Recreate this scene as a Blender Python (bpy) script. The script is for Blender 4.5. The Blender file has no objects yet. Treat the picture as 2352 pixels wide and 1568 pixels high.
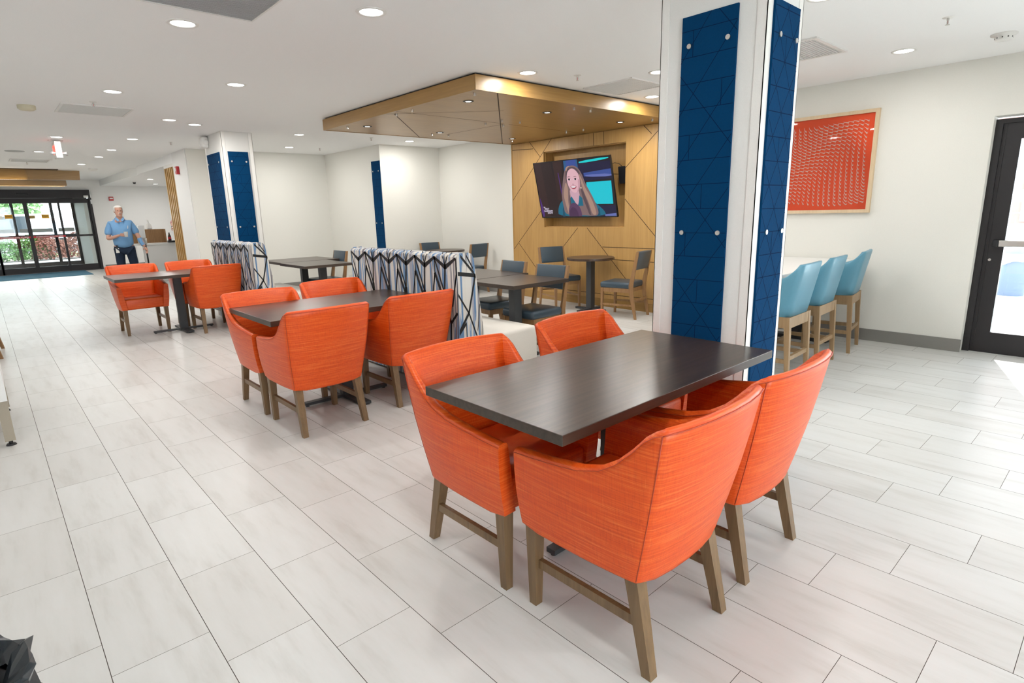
import bpy, bmesh, math, random
from mathutils import Vector, Matrix
random.seed(7)
SC = bpy.context.scene
COL = SC.collection
PI = math.pi

# ------------------------------------------------------------------ camera
CAM_H = 1.47
F_PX, YAW, PITCH, ROLL = 1315.891, 0.73632870, 0.22464646, 0.02564105
_cy, _sy, _cp, _sp = math.cos(YAW), math.sin(YAW), math.cos(PITCH), math.sin(PITCH)
_f = Vector((_sy*_cp, _cy*_cp, -_sp)); _r = Vector((_cy, -_sy, 0)); _d = _f.cross(_r)
_r2 = math.cos(ROLL)*_r + math.sin(ROLL)*_d
_d2 = -math.sin(ROLL)*_r + math.cos(ROLL)*_d
cam = bpy.data.cameras.new('camera'); cam_o = bpy.data.objects.new('camera', cam); COL.objects.link(cam_o)
cam.sensor_width = 36; cam.lens = F_PX/2352*36; cam.clip_start = .05; cam.clip_end = 300
m = Matrix.Identity(4)
for i, v in enumerate((_r2, -_d2, -_f)):
    for j in range(3): m[j][i] = v[j]
m.translation = Vector((0, 0, CAM_H)); cam_o.matrix_world = m
SC.camera = cam_o

# ------------------------------------------------------------------ world, exposure
SC.view_settings.view_transform = 'Standard'; SC.view_settings.look = 'None'
SC.view_settings.gamma = 1; SC.view_settings.use_curve_mapping = False
SC.view_settings.exposure = 0.06
W = bpy.data.worlds.new('sky'); SC.world = W; W.use_nodes = True
wn = W.node_tree; wn.nodes.clear()
wo = wn.nodes.new('ShaderNodeOutputWorld'); wb = wn.nodes.new('ShaderNodeBackground')
wb.inputs[0].default_value = (.86, .94, 1.0, 1); wb.inputs[1].default_value = 11.0
wn.links.new(wb.outputs[0], wo.inputs[0])
SC.cycles.use_denoising = True
SC.cycles.max_bounces = 9; SC.cycles.diffuse_bounces = 4; SC.cycles.sample_clamp_indirect = 8
LAMP_W = 12.5
sun = bpy.data.lights.new('sun', 'SUN'); sun.energy = 14.0; sun.angle = .01; sun.color = (1, .98, .95)      # through the glazed exit door and the window on the right
sun_o = bpy.data.objects.new('sun', sun); COL.objects.link(sun_o); sun_o.rotation_euler = Vector((-1, -.30, -.75)).to_track_quat('-Z', 'Y').to_euler()

# ------------------------------------------------------------------ materials
def nm(name):
    mt = bpy.data.materials.new(name); mt.use_nodes = True
    nt = mt.node_tree; b = nt.nodes['Principled BSDF']
    return mt, nt, b
def N(nt, t, **k):
    n = nt.nodes.new(t)
    for a, v in k.items(): setattr(n, a, v)
    return n
def math_n(nt, op, a, b=None, c=None):
    n = N(nt, 'ShaderNodeMath', operation=op)
    for i, v in enumerate((a, b, c)):
        if v is None: continue
        if isinstance(v, (int, float)): n.inputs[i].default_value = v
        else: nt.links.new(v, n.inputs[i])
    return n.outputs[0]
def coords(nt, scale=(1, 1, 1), obj=True, rot=(0, 0, 0)):
    tc = N(nt, 'ShaderNodeTexCoord'); mp = N(nt, 'ShaderNodeMapping')
    mp.inputs['Scale'].default_value = scale; mp.inputs['Rotation'].default_value = rot
    nt.links.new(tc.outputs['Object' if obj else 'Generated'], mp.inputs[0]); return mp.outputs[0]
def noise(nt, vec, scale, detail=3, rough=.5):
    n = N(nt, 'ShaderNodeTexNoise'); n.inputs['Scale'].default_value = scale
    n.inputs['Detail'].default_value = detail; n.inputs['Roughness'].default_value = rough
    nt.links.new(vec, n.inputs['Vector']); return n.outputs[0]
def ramp(nt, fac, stops):
    r = N(nt, 'ShaderNodeValToRGB'); e = r.color_ramp.elements
    while len(e) < len(stops): e.new(.5)
    for el, (p, c) in zip(e, stops): el.position = p; el.color = (*c, 1)
    nt.links.new(fac, r.inputs[0]); return r.outputs[0]
def mixc(nt, fac, a, b, mode='MIX'):
    n = N(nt, 'ShaderNodeMix', data_type='RGBA', blend_type=mode)
    for i, v in ((0, fac), (6, a), (7, b)):
        if isinstance(v, (int, float)): n.inputs[i].default_value = v
        elif isinstance(v, tuple): n.inputs[i].default_value = (*v, 1)
        else: nt.links.new(v, n.inputs[i])
    return n.outputs[2]
def plain(name, col, rough=.5, metal=0, spec=.5, bump=0, bscale=200):
    mt, nt, b = nm(name)
    b.inputs['Base Color'].default_value = (*col, 1); b.inputs['Roughness'].default_value = rough
    b.inputs['Metallic'].default_value = metal; b.inputs['Specular IOR Level'].default_value = spec
    v = coords(nt)
    f = noise(nt, v, bscale, 2)
    nt.links.new(mixc(nt, f, tuple(c*.95 for c in col), tuple(min(1, c*1.05) for c in col)), b.inputs['Base Color'])
    if bump:
        bp = N(nt, 'ShaderNodeBump'); bp.inputs['Strength'].default_value = bump; bp.inputs['Distance'].default_value = .002
        nt.links.new(f, bp.inputs['Height']); nt.links.new(bp.outputs[0], b.inputs['Normal'])
    return mt
def emit(name, col, s):
    mt, nt, b = nm(name)
    b.inputs['Base Color'].default_value = (*[c*.2 for c in col], 1)
    b.inputs['Emission Color'].default_value = (*col, 1); b.inputs['Emission Strength'].default_value = s
    b.inputs['Roughness'].default_value = .4
    return mt
def wood(name, c1, c2, axis=2, rough=.4, s=1.0, spec=.5):
    mt, nt, b = nm(name)
    sc = [55*s, 55*s, 55*s]; sc[axis] = 2.2*s
    v = coords(nt, tuple(sc))
    f = noise(nt, v, 1.0, 5, .6)
    sc2 = [6*s]*3; sc2[axis] = .8*s
    g = noise(nt, coords(nt, tuple(sc2)), 1.0, 3)
    f2 = math_n(nt, 'ADD', math_n(nt, 'MULTIPLY', f, .65), math_n(nt, 'MULTIPLY', g, .35))
    nt.links.new(ramp(nt, f2, [(.32, c1), (.68, c2)]), b.inputs['Base Color'])
    b.inputs['Roughness'].default_value = rough; b.inputs['Specular IOR Level'].default_value = spec
    return mt
def weave(name, c_dark, c_mid, c_light, rough=.42):
    mt, nt, b = nm(name)
    h = noise(nt, coords(nt, (5, 5, 250)), 1.0, 3, .6)
    v = noise(nt, coords(nt, (170, 170, 5)), 1.0, 3, .6)
    a = ramp(nt, h, [(.32, c_dark), (.52, c_mid), (.72, c_light)])
    bb = ramp(nt, v, [(.30, c_dark), (.52, c_mid), (.64, c_mid), (.74, c_light)])
    nt.links.new(mixc(nt, .40, a, bb), b.inputs['Base Color'])
    b.inputs['Roughness'].default_value = rough
    b.inputs['Specular IOR Level'].default_value = .4; b.inputs['Coat Weight'].default_value = .08; b.inputs['Coat Roughness'].default_value = .3
    bp = N(nt, 'ShaderNodeBump'); bp.inputs['Strength'].default_value = .12; bp.inputs['Distance'].default_value = .001
    nt.links.new(h, bp.inputs['Height']); nt.links.new(bp.outputs[0], b.inputs['Normal'])
    return mt

M = {}
M['orange'] = weave('orange_weave', (.58, .050, .003), (.76, .088, .005), (.90, .23, .05))
M['orange_seam'] = plain('orange_seam', (.46, .05, .012), .5)
M['leg'] = wood('chair_leg_wood', (.13, .074, .032), (.235, .142, .066), 2, .38)
M['legdark'] = wood('dining_chair_wood', (.20, .10, .04), (.36, .20, .085), 2, .4)
M['stoolwood'] = wood('stool_wood', (.26, .16, .075), (.40, .26, .135), 2, .4)
M['table'] = wood('table_laminate', (.016, .0095, .006), (.072, .043, .028), 0, .28, spec=.42)
M['tableedge'] = wood('table_edge', (.030, .019, .013), (.065, .043, .030), 0, .4)
M['metal_dk'] = plain('dark_grey_metal', (.055, .058, .062), .45, .3)
M['black'] = plain('black_metal', (.012, .012, .014), .4)
M['chrome'] = plain('brushed_steel', (.62, .60, .57), .28, 1.0)
M['teal'] = plain('teal_vinyl', (.10, .28, .38), .36, bump=.03)
M['navyvinyl'] = plain('slate_blue_vinyl', (.040, .065, .088), .34, bump=.05, bscale=120)
M['cream_up'] = plain('cream_upholstery', (.66, .62, .56), .75, bump=.25, bscale=150)
M['wall'] = plain('wall_vinyl', (.79, .775, .72), .75, bump=.10, bscale=260)
M['wallw'] = plain('wall_white', (.84, .835, .82), .7, bump=.05)
M['ceil'] = plain('ceiling_paint', (.91, .91, .905), .85)
M['trimw'] = plain('white_corner_guard', (.80, .78, .74), .45)
M['colface'] = plain('column_wallcovering', (.76, .75, .72), .8, bump=.15, bscale=300)
M['base'] = plain('grey_vinyl_base', (.23, .22, .205), .5)
M['navy'] = plain('navy_felt', (.0008, .040, .118), .9, bump=.25, bscale=90, spec=.1)
M['navyline'] = plain('navy_groove', (.001, .014, .055), .95, spec=.1)
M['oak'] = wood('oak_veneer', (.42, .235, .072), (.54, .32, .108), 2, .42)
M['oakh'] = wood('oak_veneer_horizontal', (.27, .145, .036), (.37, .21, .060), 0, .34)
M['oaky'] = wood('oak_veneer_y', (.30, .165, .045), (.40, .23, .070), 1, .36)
M['groove'] = plain('dark_groove', (.05, .025, .010), .8)
M['white'] = plain('white_solid_surface', (.80, .79, .77), .3)
M['plastic'] = plain('white_plastic', (.78, .77, .74), .4)
M['cream_pl'] = plain('aged_plastic', (.62, .57, .42), .5)
M['red'] = plain('red_enamel', (.45, .015, .02), .4)
M['lamp'] = emit('lamp_diffuser', (1, .985, .95), 9)
M['spot'] = emit('spot_diffuser', (1, .97, .9), 9)
M['grille'] = plain('grey_grille', (.42, .42, .42), .6)
M['grille_dk'] = plain('dark_grey_perforated_metal', (.20, .20, .205), .6)
M['doorframe'] = plain('dark_bronze_frame', (.022, .020, .022), .42, .2)
M['mat'] = plain('blue_entrance_mat', (.045, .16, .25), .95, bump=.3, bscale=60)
M['bag'] = plain('black_plastic_bag', (.010, .014, .018), .22, bump=.3, bscale=30)
M['bin'] = plain('blue_grey_plastic', (.12, .16, .24), .5)
M['clearbag'] = plain('clear_bag', (.45, .48, .55), .25)
M['skin'] = plain('skin', (.62, .34, .25), .5)
M['hairw'] = plain('white_hair', (.72, .70, .66), .8)
M['shirt'] = plain('light_blue_shirt', (.17, .36, .62), .8, bump=.1, bscale=60)
M['pants'] = plain('navy_trousers', (.006, .018, .045), .85)
M['shoe'] = plain('black_shoes', (.01, .01, .012), .5)
M['pink'] = plain('pink_shirt', (.60, .30, .30), .8)
M['frame_ash'] = wood('ash_frame', (.62, .46, .28), (.72, .56, .37), 2, .5)
M['artorange'] = plain('orange_paper', (1.0, .10, .008), .6)
M['artwhite'] = plain('pale_cut_edge', (1.0, .80, .70), .6)
M['concrete'] = plain('concrete', (.66, .65, .63), .9)
M['asphalt'] = plain('asphalt', (.16, .16, .165), .9)
M['grass'] = plain('grass', (.10, .20, .045), .95, bump=.4, bscale=30)
M['mulch'] = plain('mulch', (.05, .032, .022), .95, bump=.4, bscale=60)
M['leafg'] = plain('green_leaves', (.10, .22, .06), .7)
M['leafr'] = plain('reddish_leaves', (.24, .10, .075), .7)
M['carw'] = plain('white_car_paint', (.72, .73, .75), .25)
M['carg'] = plain('grey_car_paint', (.22, .25, .30), .25)
M['tyre'] = plain('tyre_rubber', (.015, .015, .015), .8)
M['carglass'] = plain('car_glass', (.03, .04, .05), .1)
M['yellow'] = plain('yellow_sticker', (.85, .42, .01), .5)
M['redtape'] = plain('red_door_tape', (.55, .01, .02), .5)
M['whiteletter'] = plain('white_lettering', (.85, .85, .85), .5)
M['blackletter'] = plain('black_lettering', (.02, .02, .02), .5)
M['cola'] = plain('cola', (.03, .008, .004), .1)
M['cream_metal'] = plain('beige_powder_coated_metal', (.36, .31, .24), .45)

def glass(name, tint=(.96, .98, .98)):
    mt, nt, b = nm(name); nt.nodes.remove(b)
    out = nt.nodes['Material Output']
    tr = N(nt, 'ShaderNodeBsdfTransparent'); tr.inputs[0].default_value = (*tint, 1)
    gl = N(nt, 'ShaderNodeBsdfGlossy'); gl.inputs['Roughness'].default_value = .02
    mx = N(nt, 'ShaderNodeMixShader'); fr = N(nt, 'ShaderNodeFresnel'); fr.inputs[0].default_value = 1.45
    nt.links.new(fr.outputs[0], mx.inputs[0]); nt.links.new(tr.outputs[0], mx.inputs[1]); nt.links.new(gl.outputs[0], mx.inputs[2])
    nt.links.new(mx.outputs[0], out.inputs[0]); return mt
M['glass'] = glass('clear_glass')
M['glass1'] = glass('picture_glass', (1, 1, 1))

def floor_mat():
    mt, nt, b = nm('porcelain_floor_tile')
    tc = N(nt, 'ShaderNodeTexCoord'); sx = N(nt, 'ShaderNodeSeparateXYZ'); nt.links.new(tc.outputs['Object'], sx.inputs[0])
    X, Y = sx.outputs[0], sx.outputs[1]
    w, L = .3007, .6193
    u = math_n(nt, 'DIVIDE', math_n(nt, 'SUBTRACT', X, -.2231), w)
    c = math_n(nt, 'FLOOR', u); fu = math_n(nt, 'SUBTRACT', u, c)
    v = math_n(nt, 'DIVIDE', math_n(nt, 'ADD', math_n(nt, 'SUBTRACT', Y, 4.776), math_n(nt, 'MULTIPLY', c, .1995)), L)
    k = math_n(nt, 'FLOOR', v); fv = math_n(nt, 'SUBTRACT', v, k)
    g1 = math_n(nt, 'LESS_THAN', math_n(nt, 'MINIMUM', fu, math_n(nt, 'SUBTRACT', 1.0, fu)), .0042)
    g2 = math_n(nt, 'LESS_THAN', math_n(nt, 'MINIMUM', fv, math_n(nt, 'SUBTRACT', 1.0, fv)), .0016)
    g = math_n(nt, 'MAXIMUM', g1, g2)
    cb = N(nt, 'ShaderNodeCombineXYZ'); nt.links.new(c, cb.inputs[0]); nt.links.new(k, cb.inputs[1])
    wh = N(nt, 'ShaderNodeTexWhiteNoise', noise_dimensions='3D'); nt.links.new(cb.outputs[0], wh.inputs[0])
    off = N(nt, 'ShaderNodeVectorMath', operation='MULTIPLY_ADD')
    nt.links.new(wh.outputs[1], off.inputs[0]); off.inputs[1].default_value = (30, 30, 30)
    nt.links.new(tc.outputs['Object'], off.inputs[2])
    mp = N(nt, 'ShaderNodeMapping'); mp.inputs['Rotation'].default_value = (0, 0, .35); mp.inputs['Scale'].default_value = (7, 1.1, 1)
    nt.links.new(off.outputs[0], mp.inputs[0])
    ns = noise(nt, mp.outputs[0], 1.6, 6, .62)
    tile = ramp(nt, ns, [(.25, (.53, .515, .485)), (.48, (.62, .612, .59)), (.75, (.655, .65, .635))])
    tile2 = mixc(nt, 1.0, tile, ramp(nt, wh.outputs[0], [(0, (.94, .93, .92)), (1, (1, 1, 1))]), 'MULTIPLY')
    nt.links.new(mixc(nt, g, tile2, (.075, .06, .05)), b.inputs['Base Color'])
    nt.links.new(math_n(nt, 'ADD', .34, math_n(nt, 'MULTIPLY', g, .6)), b.inputs['Roughness'])
    b.inputs['Specular IOR Level'].default_value = .30
    return mt
M['floor'] = floor_mat()

def brick_mat():
    mt, nt, b = nm('pale_red_brick')
    br = N(nt, 'ShaderNodeTexBrick'); nt.links.new(coords(nt, rot=(PI/2, 0, PI/2)), br.inputs[0])
    br.inputs['Color1'].default_value = (.24, .135, .12, 1); br.inputs['Color2'].default_value = (.30, .18, .16, 1)
    br.inputs['Mortar'].default_value = (.40, .36, .34, 1); br.inputs['Scale'].default_value = 1
    br.inputs['Brick Width'].default_value = .20; br.inputs['Row Height'].default_value = .065; br.inputs['Mortar Size'].default_value = .01
    nt.links.new(br.outputs[0], b.inputs['Base Color']); b.inputs['Roughness'].default_value = .9
    return mt
M['brick'] = brick_mat()

def streak_mat():                     # banquette cloth: vertical ragged stripes
    mt, nt, b = nm('striped_banquette_cloth')
    tc = N(nt, 'ShaderNodeTexCoord'); sx = N(nt, 'ShaderNodeSeparateXYZ'); nt.links.new(tc.outputs['UV'], sx.inputs[0])
    u, v = sx.outputs[0], sx.outputs[1]
    jc = N(nt, 'ShaderNodeCombineXYZ'); nt.links.new(math_n(nt, 'MULTIPLY', u, 90), jc.inputs[0]); nt.links.new(math_n(nt, 'MULTIPLY', v, 1.2), jc.inputs[1])
    jn = noise(nt, jc.outputs[0], 1.0, 3, .6)
    uj = math_n(nt, 'ADD', u, math_n(nt, 'MULTIPLY', jn, .020))
    cell = math_n(nt, 'FLOOR', math_n(nt, 'MULTIPLY', uj, 52))
    seg = math_n(nt, 'FLOOR', math_n(nt, 'ADD', math_n(nt, 'MULTIPLY', v, 2.1), math_n(nt, 'MULTIPLY', jn, 1.6)))
    cb = N(nt, 'ShaderNodeCombineXYZ'); nt.links.new(cell, cb.inputs[0]); nt.links.new(seg, cb.inputs[1])
    wh = N(nt, 'ShaderNodeTexWhiteNoise', noise_dimensions='3D'); nt.links.new(cb.outputs[0], wh.inputs[0])
    r = N(nt, 'ShaderNodeValToRGB'); r.color_ramp.interpolation = 'CONSTANT'
    st = [(0, (.62, .59, .54)), (.30, (.12, .22, .38)), (.46, (.27, .26, .28)), (.58, (.19, .30, .46)), (.70, (.64, .61, .56)), (.86, (.33, .34, .40)), (.94, (.19, .17, .19))]
    e = r.color_ramp.elements
    while len(e) < len(st): e.new(.5)
    for el, (p, c) in zip(e, st): el.position = p; el.color = (*c, 1)
    nt.links.new(wh.outputs[0], r.inputs[0]); nt.links.new(r.outputs[0], b.inputs['Base Color'])
    b.inputs['Roughness'].default_value = .8
    return mt
M['streak'] = streak_mat()
M['ink'] = plain('black_ink_line', (.012, .012, .013), .8)

# ------------------------------------------------------------------ geometry helpers
class MB:
    def __init__(s): s.v = []; s.f = []; s.m = []; s.sm = []; s.uv = {}
    def add(s, vs, fs, mi=0, smooth=False, mat=None):
        o = len(s.v)
        s.v += [tuple((mat @ Vector(v)) if mat else v) for v in vs]
        for f in fs: s.f.append(tuple(i+o for i in f)); s.m.append(mi); s.sm.append(smooth)
        return s
    def box(s, a, b, mi=0, mat=None, bev=0):
        x0, y0, z0 = [min(p, q) for p, q in zip(a, b)]; x1, y1, z1 = [max(p, q) for p, q in zip(a, b)]
        if not bev:
            vs = [(x0,y0,z0),(x1,y0,z0),(x1,y1,z0),(x0,y1,z0),(x0,y0,z1),(x1,y0,z1),(x1,y1,z1),(x0,y1,z1)]
            return s.add(vs, [(0,3,2,1),(4,5,6,7),(0,1,5,4),(1,2,6,5),(2,3,7,6),(3,0,4,7)], mi, mat=mat)
        bm = bmesh.new(); bmesh.ops.create_cube(bm, size=1)
        for v in bm.verts:
            v.co = Vector(((v.co.x+.5)*(x1-x0)+x0, (v.co.y+.5)*(y1-y0)+y0, (v.co.z+.5)*(z1-z0)+z0))
        bmesh.ops.bevel(bm, geom=bm.edges[:], offset=bev, segments=2 if bev < .012 else 3, affect='EDGES', profile=.5)
        vs = [tuple(v.co) for v in bm.verts]; bm.verts.index_update()
        fs = [tuple(v.index for v in f.verts) for f in bm.faces]; bm.free()
        return s.add(vs, fs, mi, bev >= .012, mat)
    def beam(s, p, q, w0, w1=None, d0=None, d1=None, mi=0, up=(0, 1, 0)):   # tapered square bar p->q
        p, q = Vector(p), Vector(q); w1 = w1 or w0; d0 = d0 or w0; d1 = d1 or w1
        z = (q-p).normalized(); x = Vector(up).cross(z)
        if x.length < 1e-4: x = Vector((1, 0, 0))
        x.normalize(); y = z.cross(x)
        vs = []
        for c, w, d in ((p, w0, d0), (q, w1, d1)):
            for a, b in ((-1,-1),(1,-1),(1,1),(-1,1)): vs.append(tuple(c + x*a*w/2 + y*b*d/2))
        return s.add(vs, [(0,3,2,1),(4,5,6,7),(0,1,5,4),(1,2,6,5),(2,3,7,6),(3,0,4,7)], mi)
    def leg(s, top, foot, wt, wf, mi=0):     # horizontal cut ends
        vs = []
        for (x, y, z), w in ((foot, wf), (top, wt)):
            for a, b in ((-1,-1),(1,-1),(1,1),(-1,1)): vs.append((x+a*w/2, y+b*w/2, z))
        return s.add(vs, [(0,3,2,1),(4,5,6,7),(0,1,5,4),(1,2,6,5),(2,3,7,6),(3,0,4,7)], mi)
    def cyl(s, p, q, r0, r1=None, n=20, mi=0, smooth=True, cap=True):
        p, q = Vector(p), Vector(q); r1 = r0 if r1 is None else r1
        z = (q-p).normalized(); x = z.orthogonal().normalized(); y = z.cross(x); vs = []
        for c, r in ((p, r0), (q, r1)):
            for i in range(n):
                a = 2*PI*i/n; vs.append(tuple(c + x*r*math.cos(a) + y*r*math.sin(a)))
        s.add(vs, [(i, (i+1) % n, n+(i+1) % n, n+i) for i in range(n)], mi, smooth)
        if cap:
            s.add(vs[:n], [tuple(reversed(range(n)))], mi); s.add(vs[n:], [tuple(range(n))], mi)
        return s
    def lathe(s, prof, c=(0, 0, 0), n=24, mi=0, smooth=True):
        vs = []; k = len(prof)
        for i in range(n):
            a = 2*PI*i/n
            for r, z in prof: vs.append((c[0]+r*math.cos(a), c[1]+r*math.sin(a), c[2]+z))
        fs = [(i*k+j, ((i+1) % n)*k+j, ((i+1) % n)*k+j+1, i*k+j+1) for i in range(n) for j in range(k-1)]
        return s.add(vs, fs, mi, smooth)
    def tube(s, pts, r, n=8, mi=0, closed=False):
        pts = [Vector(p) for p in pts]; vs = []; L = len(pts)
        for i, p in enumerate(pts):
            t = (pts[min(i+1, L-1)] - pts[max(i-1, 0)]).normalized()
            x = t.cross(Vector((.13, .21, .97))).normalized(); y = t.cross(x)
            for k in range(n):
                a = 2*PI*k/n; vs.append(tuple(p + (x*math.cos(a)+y*math.sin(a))*r))
        fs = [(i*n+k, i*n+(k+1) % n, (i+1)*n+(k+1) % n, (i+1)*n+k) for i in range(L-1) for k in range(n)]
        fs += [tuple(reversed(range(n))), tuple(range((L-1)*n, L*n))]
        return s.add(vs, fs, mi, True)
    def prism(s, poly, z0, z1, mi=0, mat=None):
        n = len(poly); vs = [(x, y, z0) for x, y in poly] + [(x, y, z1) for x, y in poly]
        return s.add(vs, [tuple(reversed(range(n))), tuple(range(n, 2*n))] + [(i, (i+1) % n, n+(i+1) % n, n+i) for i in range(n)], mi, mat=mat)
    def quad(s, a, b, c, d, mi=0): return s.add([a, b, c, d], [(0, 1, 2, 3)], mi)
    def ball(s, c, r, n=14, mi=0, sc=(1, 1, 1)):
        vs = []; fs = []; k = n//2+1
        for i in range(n):
            for j in range(k):
                a = 2*PI*i/n; t = PI*j/(k-1)
                vs.append((c[0]+r*sc[0]*math.sin(t)*math.cos(a), c[1]+r*sc[1]*math.sin(t)*math.sin(a), c[2]+r*sc[2]*math.cos(t)))
        for i in range(n):
            for j in range(k-1): fs.append((i*k+j, i*k+j+1, ((i+1) % n)*k+j+1, ((i+1) % n)*k+j))
        return s.add(vs, fs, mi, True)
    def build(s, name, mats, parent=None, loc=None):
        me = bpy.data.meshes.new(name); me.from_pydata(s.v, [], s.f)
        for mt in (mats if isinstance(mats, (list, tuple)) else [mats]): me.materials.append(mt)
        me.polygons.foreach_set('material_index', s.m); me.polygons.foreach_set('use_smooth', s.sm)
        if s.uv:
            ul = me.uv_layers.new(name='UVMap')
            for li, lp in enumerate(me.loops): ul.data[li].uv = s.uv.get(lp.vertex_index, (0, 0))
        me.update()
        o = bpy.data.objects.new(name, me); COL.objects.link(o)
        if parent: o.parent = parent
        if loc: o.location = loc
        return o

def tag(o, label=None, cat=None, group=None, kind=None):
    if label: o['label'] = label
    if cat: o['category'] = cat
    if group: o['group'] = group
    if kind: o['kind'] = kind
    return o
def thing(name, label, cat, loc=(0, 0, 0), rz=0, group=None):
    o = bpy.data.objects.new(name, None); COL.objects.link(o); o.empty_display_size = .1
    o.location = loc; o.rotation_euler = (0, 0, rz); return tag(o, label, cat, group)
def struct(name, mb, mats, parent=None):
    o = mb.build(name, mats, parent)
    if not parent: o['kind'] = 'structure'
    return o
KIDS = {}
def kids(o): return [c for c in bpy.data.objects if c.parent == o]
def dup(root, loc, rz, label, group=None):
    def cp(o, par):
        c = o.copy(); COL.objects.link(c)
        if par: c.parent = par
        for ch in kids(o): cp(ch, c)
        return c
    r = cp(root, None); r.location = loc; r.rotation_euler = (0, 0, rz); r['label'] = label
    if group: r['group'] = group
    return r
# ------------------------------------------------------------------ room shell
CZ = 2.70
WX = 6.93
b = MB(); b.box((-3, -3.5, -.1), (7.1, 22.05, 0)); struct('floor', b, M['floor'])
b = MB(); b.box((-3.1, -3.6, CZ), (7.2, 22.2, CZ+.12)); struct('ceiling', b, M['ceil'])
def wall(name, a, c, mt='wall'):
    q = MB(); q.box(a, c); return struct(name, q, M[mt])
wall('wall_left', (-3.1, -3.5, 0), (-3, 22, CZ), 'wallw')
q = MB(); q.box((-3.1, -3.6, 0), (-1.2, -3.5, CZ)); q.box((1.8, -3.6, 0), (7.16, -3.5, CZ)); q.box((-1.2, -3.6, 0), (1.8, -3.5, .2)); q.box((-1.2, -3.6, 2.5), (1.8, -3.5, CZ)); struct('wall_rear', q, M['wallw'])
w1 = MB()
for x in (-1.2, .265, 1.73): w1.box((x, -3.58, .2), (x+.07, -3.52, 2.5))
w1.box((-1.2, -3.58, .2), (1.8, -3.52, .26)); w1.box((-1.2, -3.58, 2.44), (1.8, -3.52, 2.5))
wo_ = struct('window_fill_rear', w1, M['doorframe'])  # unseen rear window, added to bring fill daylight from behind the camera
for x in (-1.13, .335):
    g = MB(); g.box((x, -3.553, .26), (x+1.39, -3.547, 2.44)); g.build('pane', M['glass'], wo_)
q = MB(); q.box((-12, -20, -.12), (7.16, -3.6, -.02)); struct('ground_terrace', q, M['concrete'])
# right wall with the television niche cut out, door opening towards the camera side
NY0, NY1, NZ0, NZ1 = 5.13, 6.745, 1.19, 2.37
q = MB()
q.box((WX, 1.09, 0), (7.16, NY0, CZ)); q.box((WX, NY1, 0), (7.16, 9.72, CZ))
q.box((WX, NY0, 0), (7.16, NY1, NZ0)); q.box((WX, NY0, NZ1), (7.16, NY1, CZ)); q.box((7.12, NY0, NZ0), (7.16, NY1, NZ1))
q.box((WX, -1.0, 2.19), (7.16, 1.09, CZ)); q.box((WX, -1.25, 0), (7.16, -1.0, CZ)); q.box((WX, -3.5, 0), (7.16, -3.2, CZ))
q.box((WX, -3.2, 2.3), (7.16, -1.25, CZ)); q.box((WX, -3.2, 0), (7.16, -1.25, .25))
struct('wall_right', q, M['wall'])
q = MB(); q.box((5.62, 9.66, 0), (7.16, 12.0, CZ)); struct('wall_alcove', q, M['wall'])
q = MB(); q.box((2.99, 11.9, 0), (5.62, 12.0, CZ)); q.box((2.99, 12.0, 0), (3.5, 12.86, CZ)); struct('wall_back', q, M['wall'])
# white face of the pier beside the slats
q = MB(); q.box((2.975, 11.92, 0), (2.99, 12.86, CZ)); struct('wall_pier', q, M['wallw'])
# lobby end wall with the entrance opening
q = MB(); q.box((2.72, 22, 0), (7.1, 22.15, CZ)); q.box((-2.1, 22, 2.40), (2.72, 22.15, CZ)); q.box((-3, 22, 0), (-2.1, 22.15, CZ))
struct('wall_front', q, M['wallw'])
q = MB(); q.box((7.0, 12.0, 0), (7.1, 22, CZ)); struct('wall_desk', q, M['wallw'])
# dropped soffit over the front desk
q = MB(); q.prism([(3.0, 12.86), (7.0, 12.86), (7.0, 22), (3.0, 22), (3.0, 17.2), (3.08, 16.8), (3.0, 16.2)], 2.52, CZ); struct('trim_1', q, M['ceil'])
# baseboards
q = MB(); q.box((WX-.012, 1.085, 0), (WX, 4.30, .125)); q.box((WX-.012, 7.49, 0), (WX, 9.66, .125)); struct('baseboard_right', q, M['base'])
q = MB(); q.box((5.62, 9.648, 0), (WX, 9.66, .125)); q.box((5.608, 9.66, 0), (5.62, 11.9, .125)); q.box((2.96, 11.888, 0), (5.62, 11.9, .125)); q.box((2.963, 11.9, 0), (2.975, 12.86, .125)); struct('baseboard_back', q, M['base'])
q = MB(); q.box((2.78, 21.988, 0), (7.0, 22, .125)); struct('baseboard_front', q, M['base'])
# window behind the photographer's right, daylight comes in here
w1 = MB(); w1.box((7.0, -3.2, .25), (7.08, -3.14, 2.3)); w1.box((7.0, -1.31, .25), (7.08, -1.25, 2.3)); w1.box((7.0, -2.26, .25), (7.08, -2.2, 2.3)); w1.box((7.0, -3.2, .25), (7.08, -1.25, .31)); w1.box((7.0, -3.2, 2.24), (7.08, -1.25, 2.3))
wo_ = struct('window_1', w1, M['doorframe'])
g = MB(); g.box((7.035, -3.14, .31), (7.041, -1.31, 2.24)); g.build('pane', M['glass'], wo_)

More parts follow.
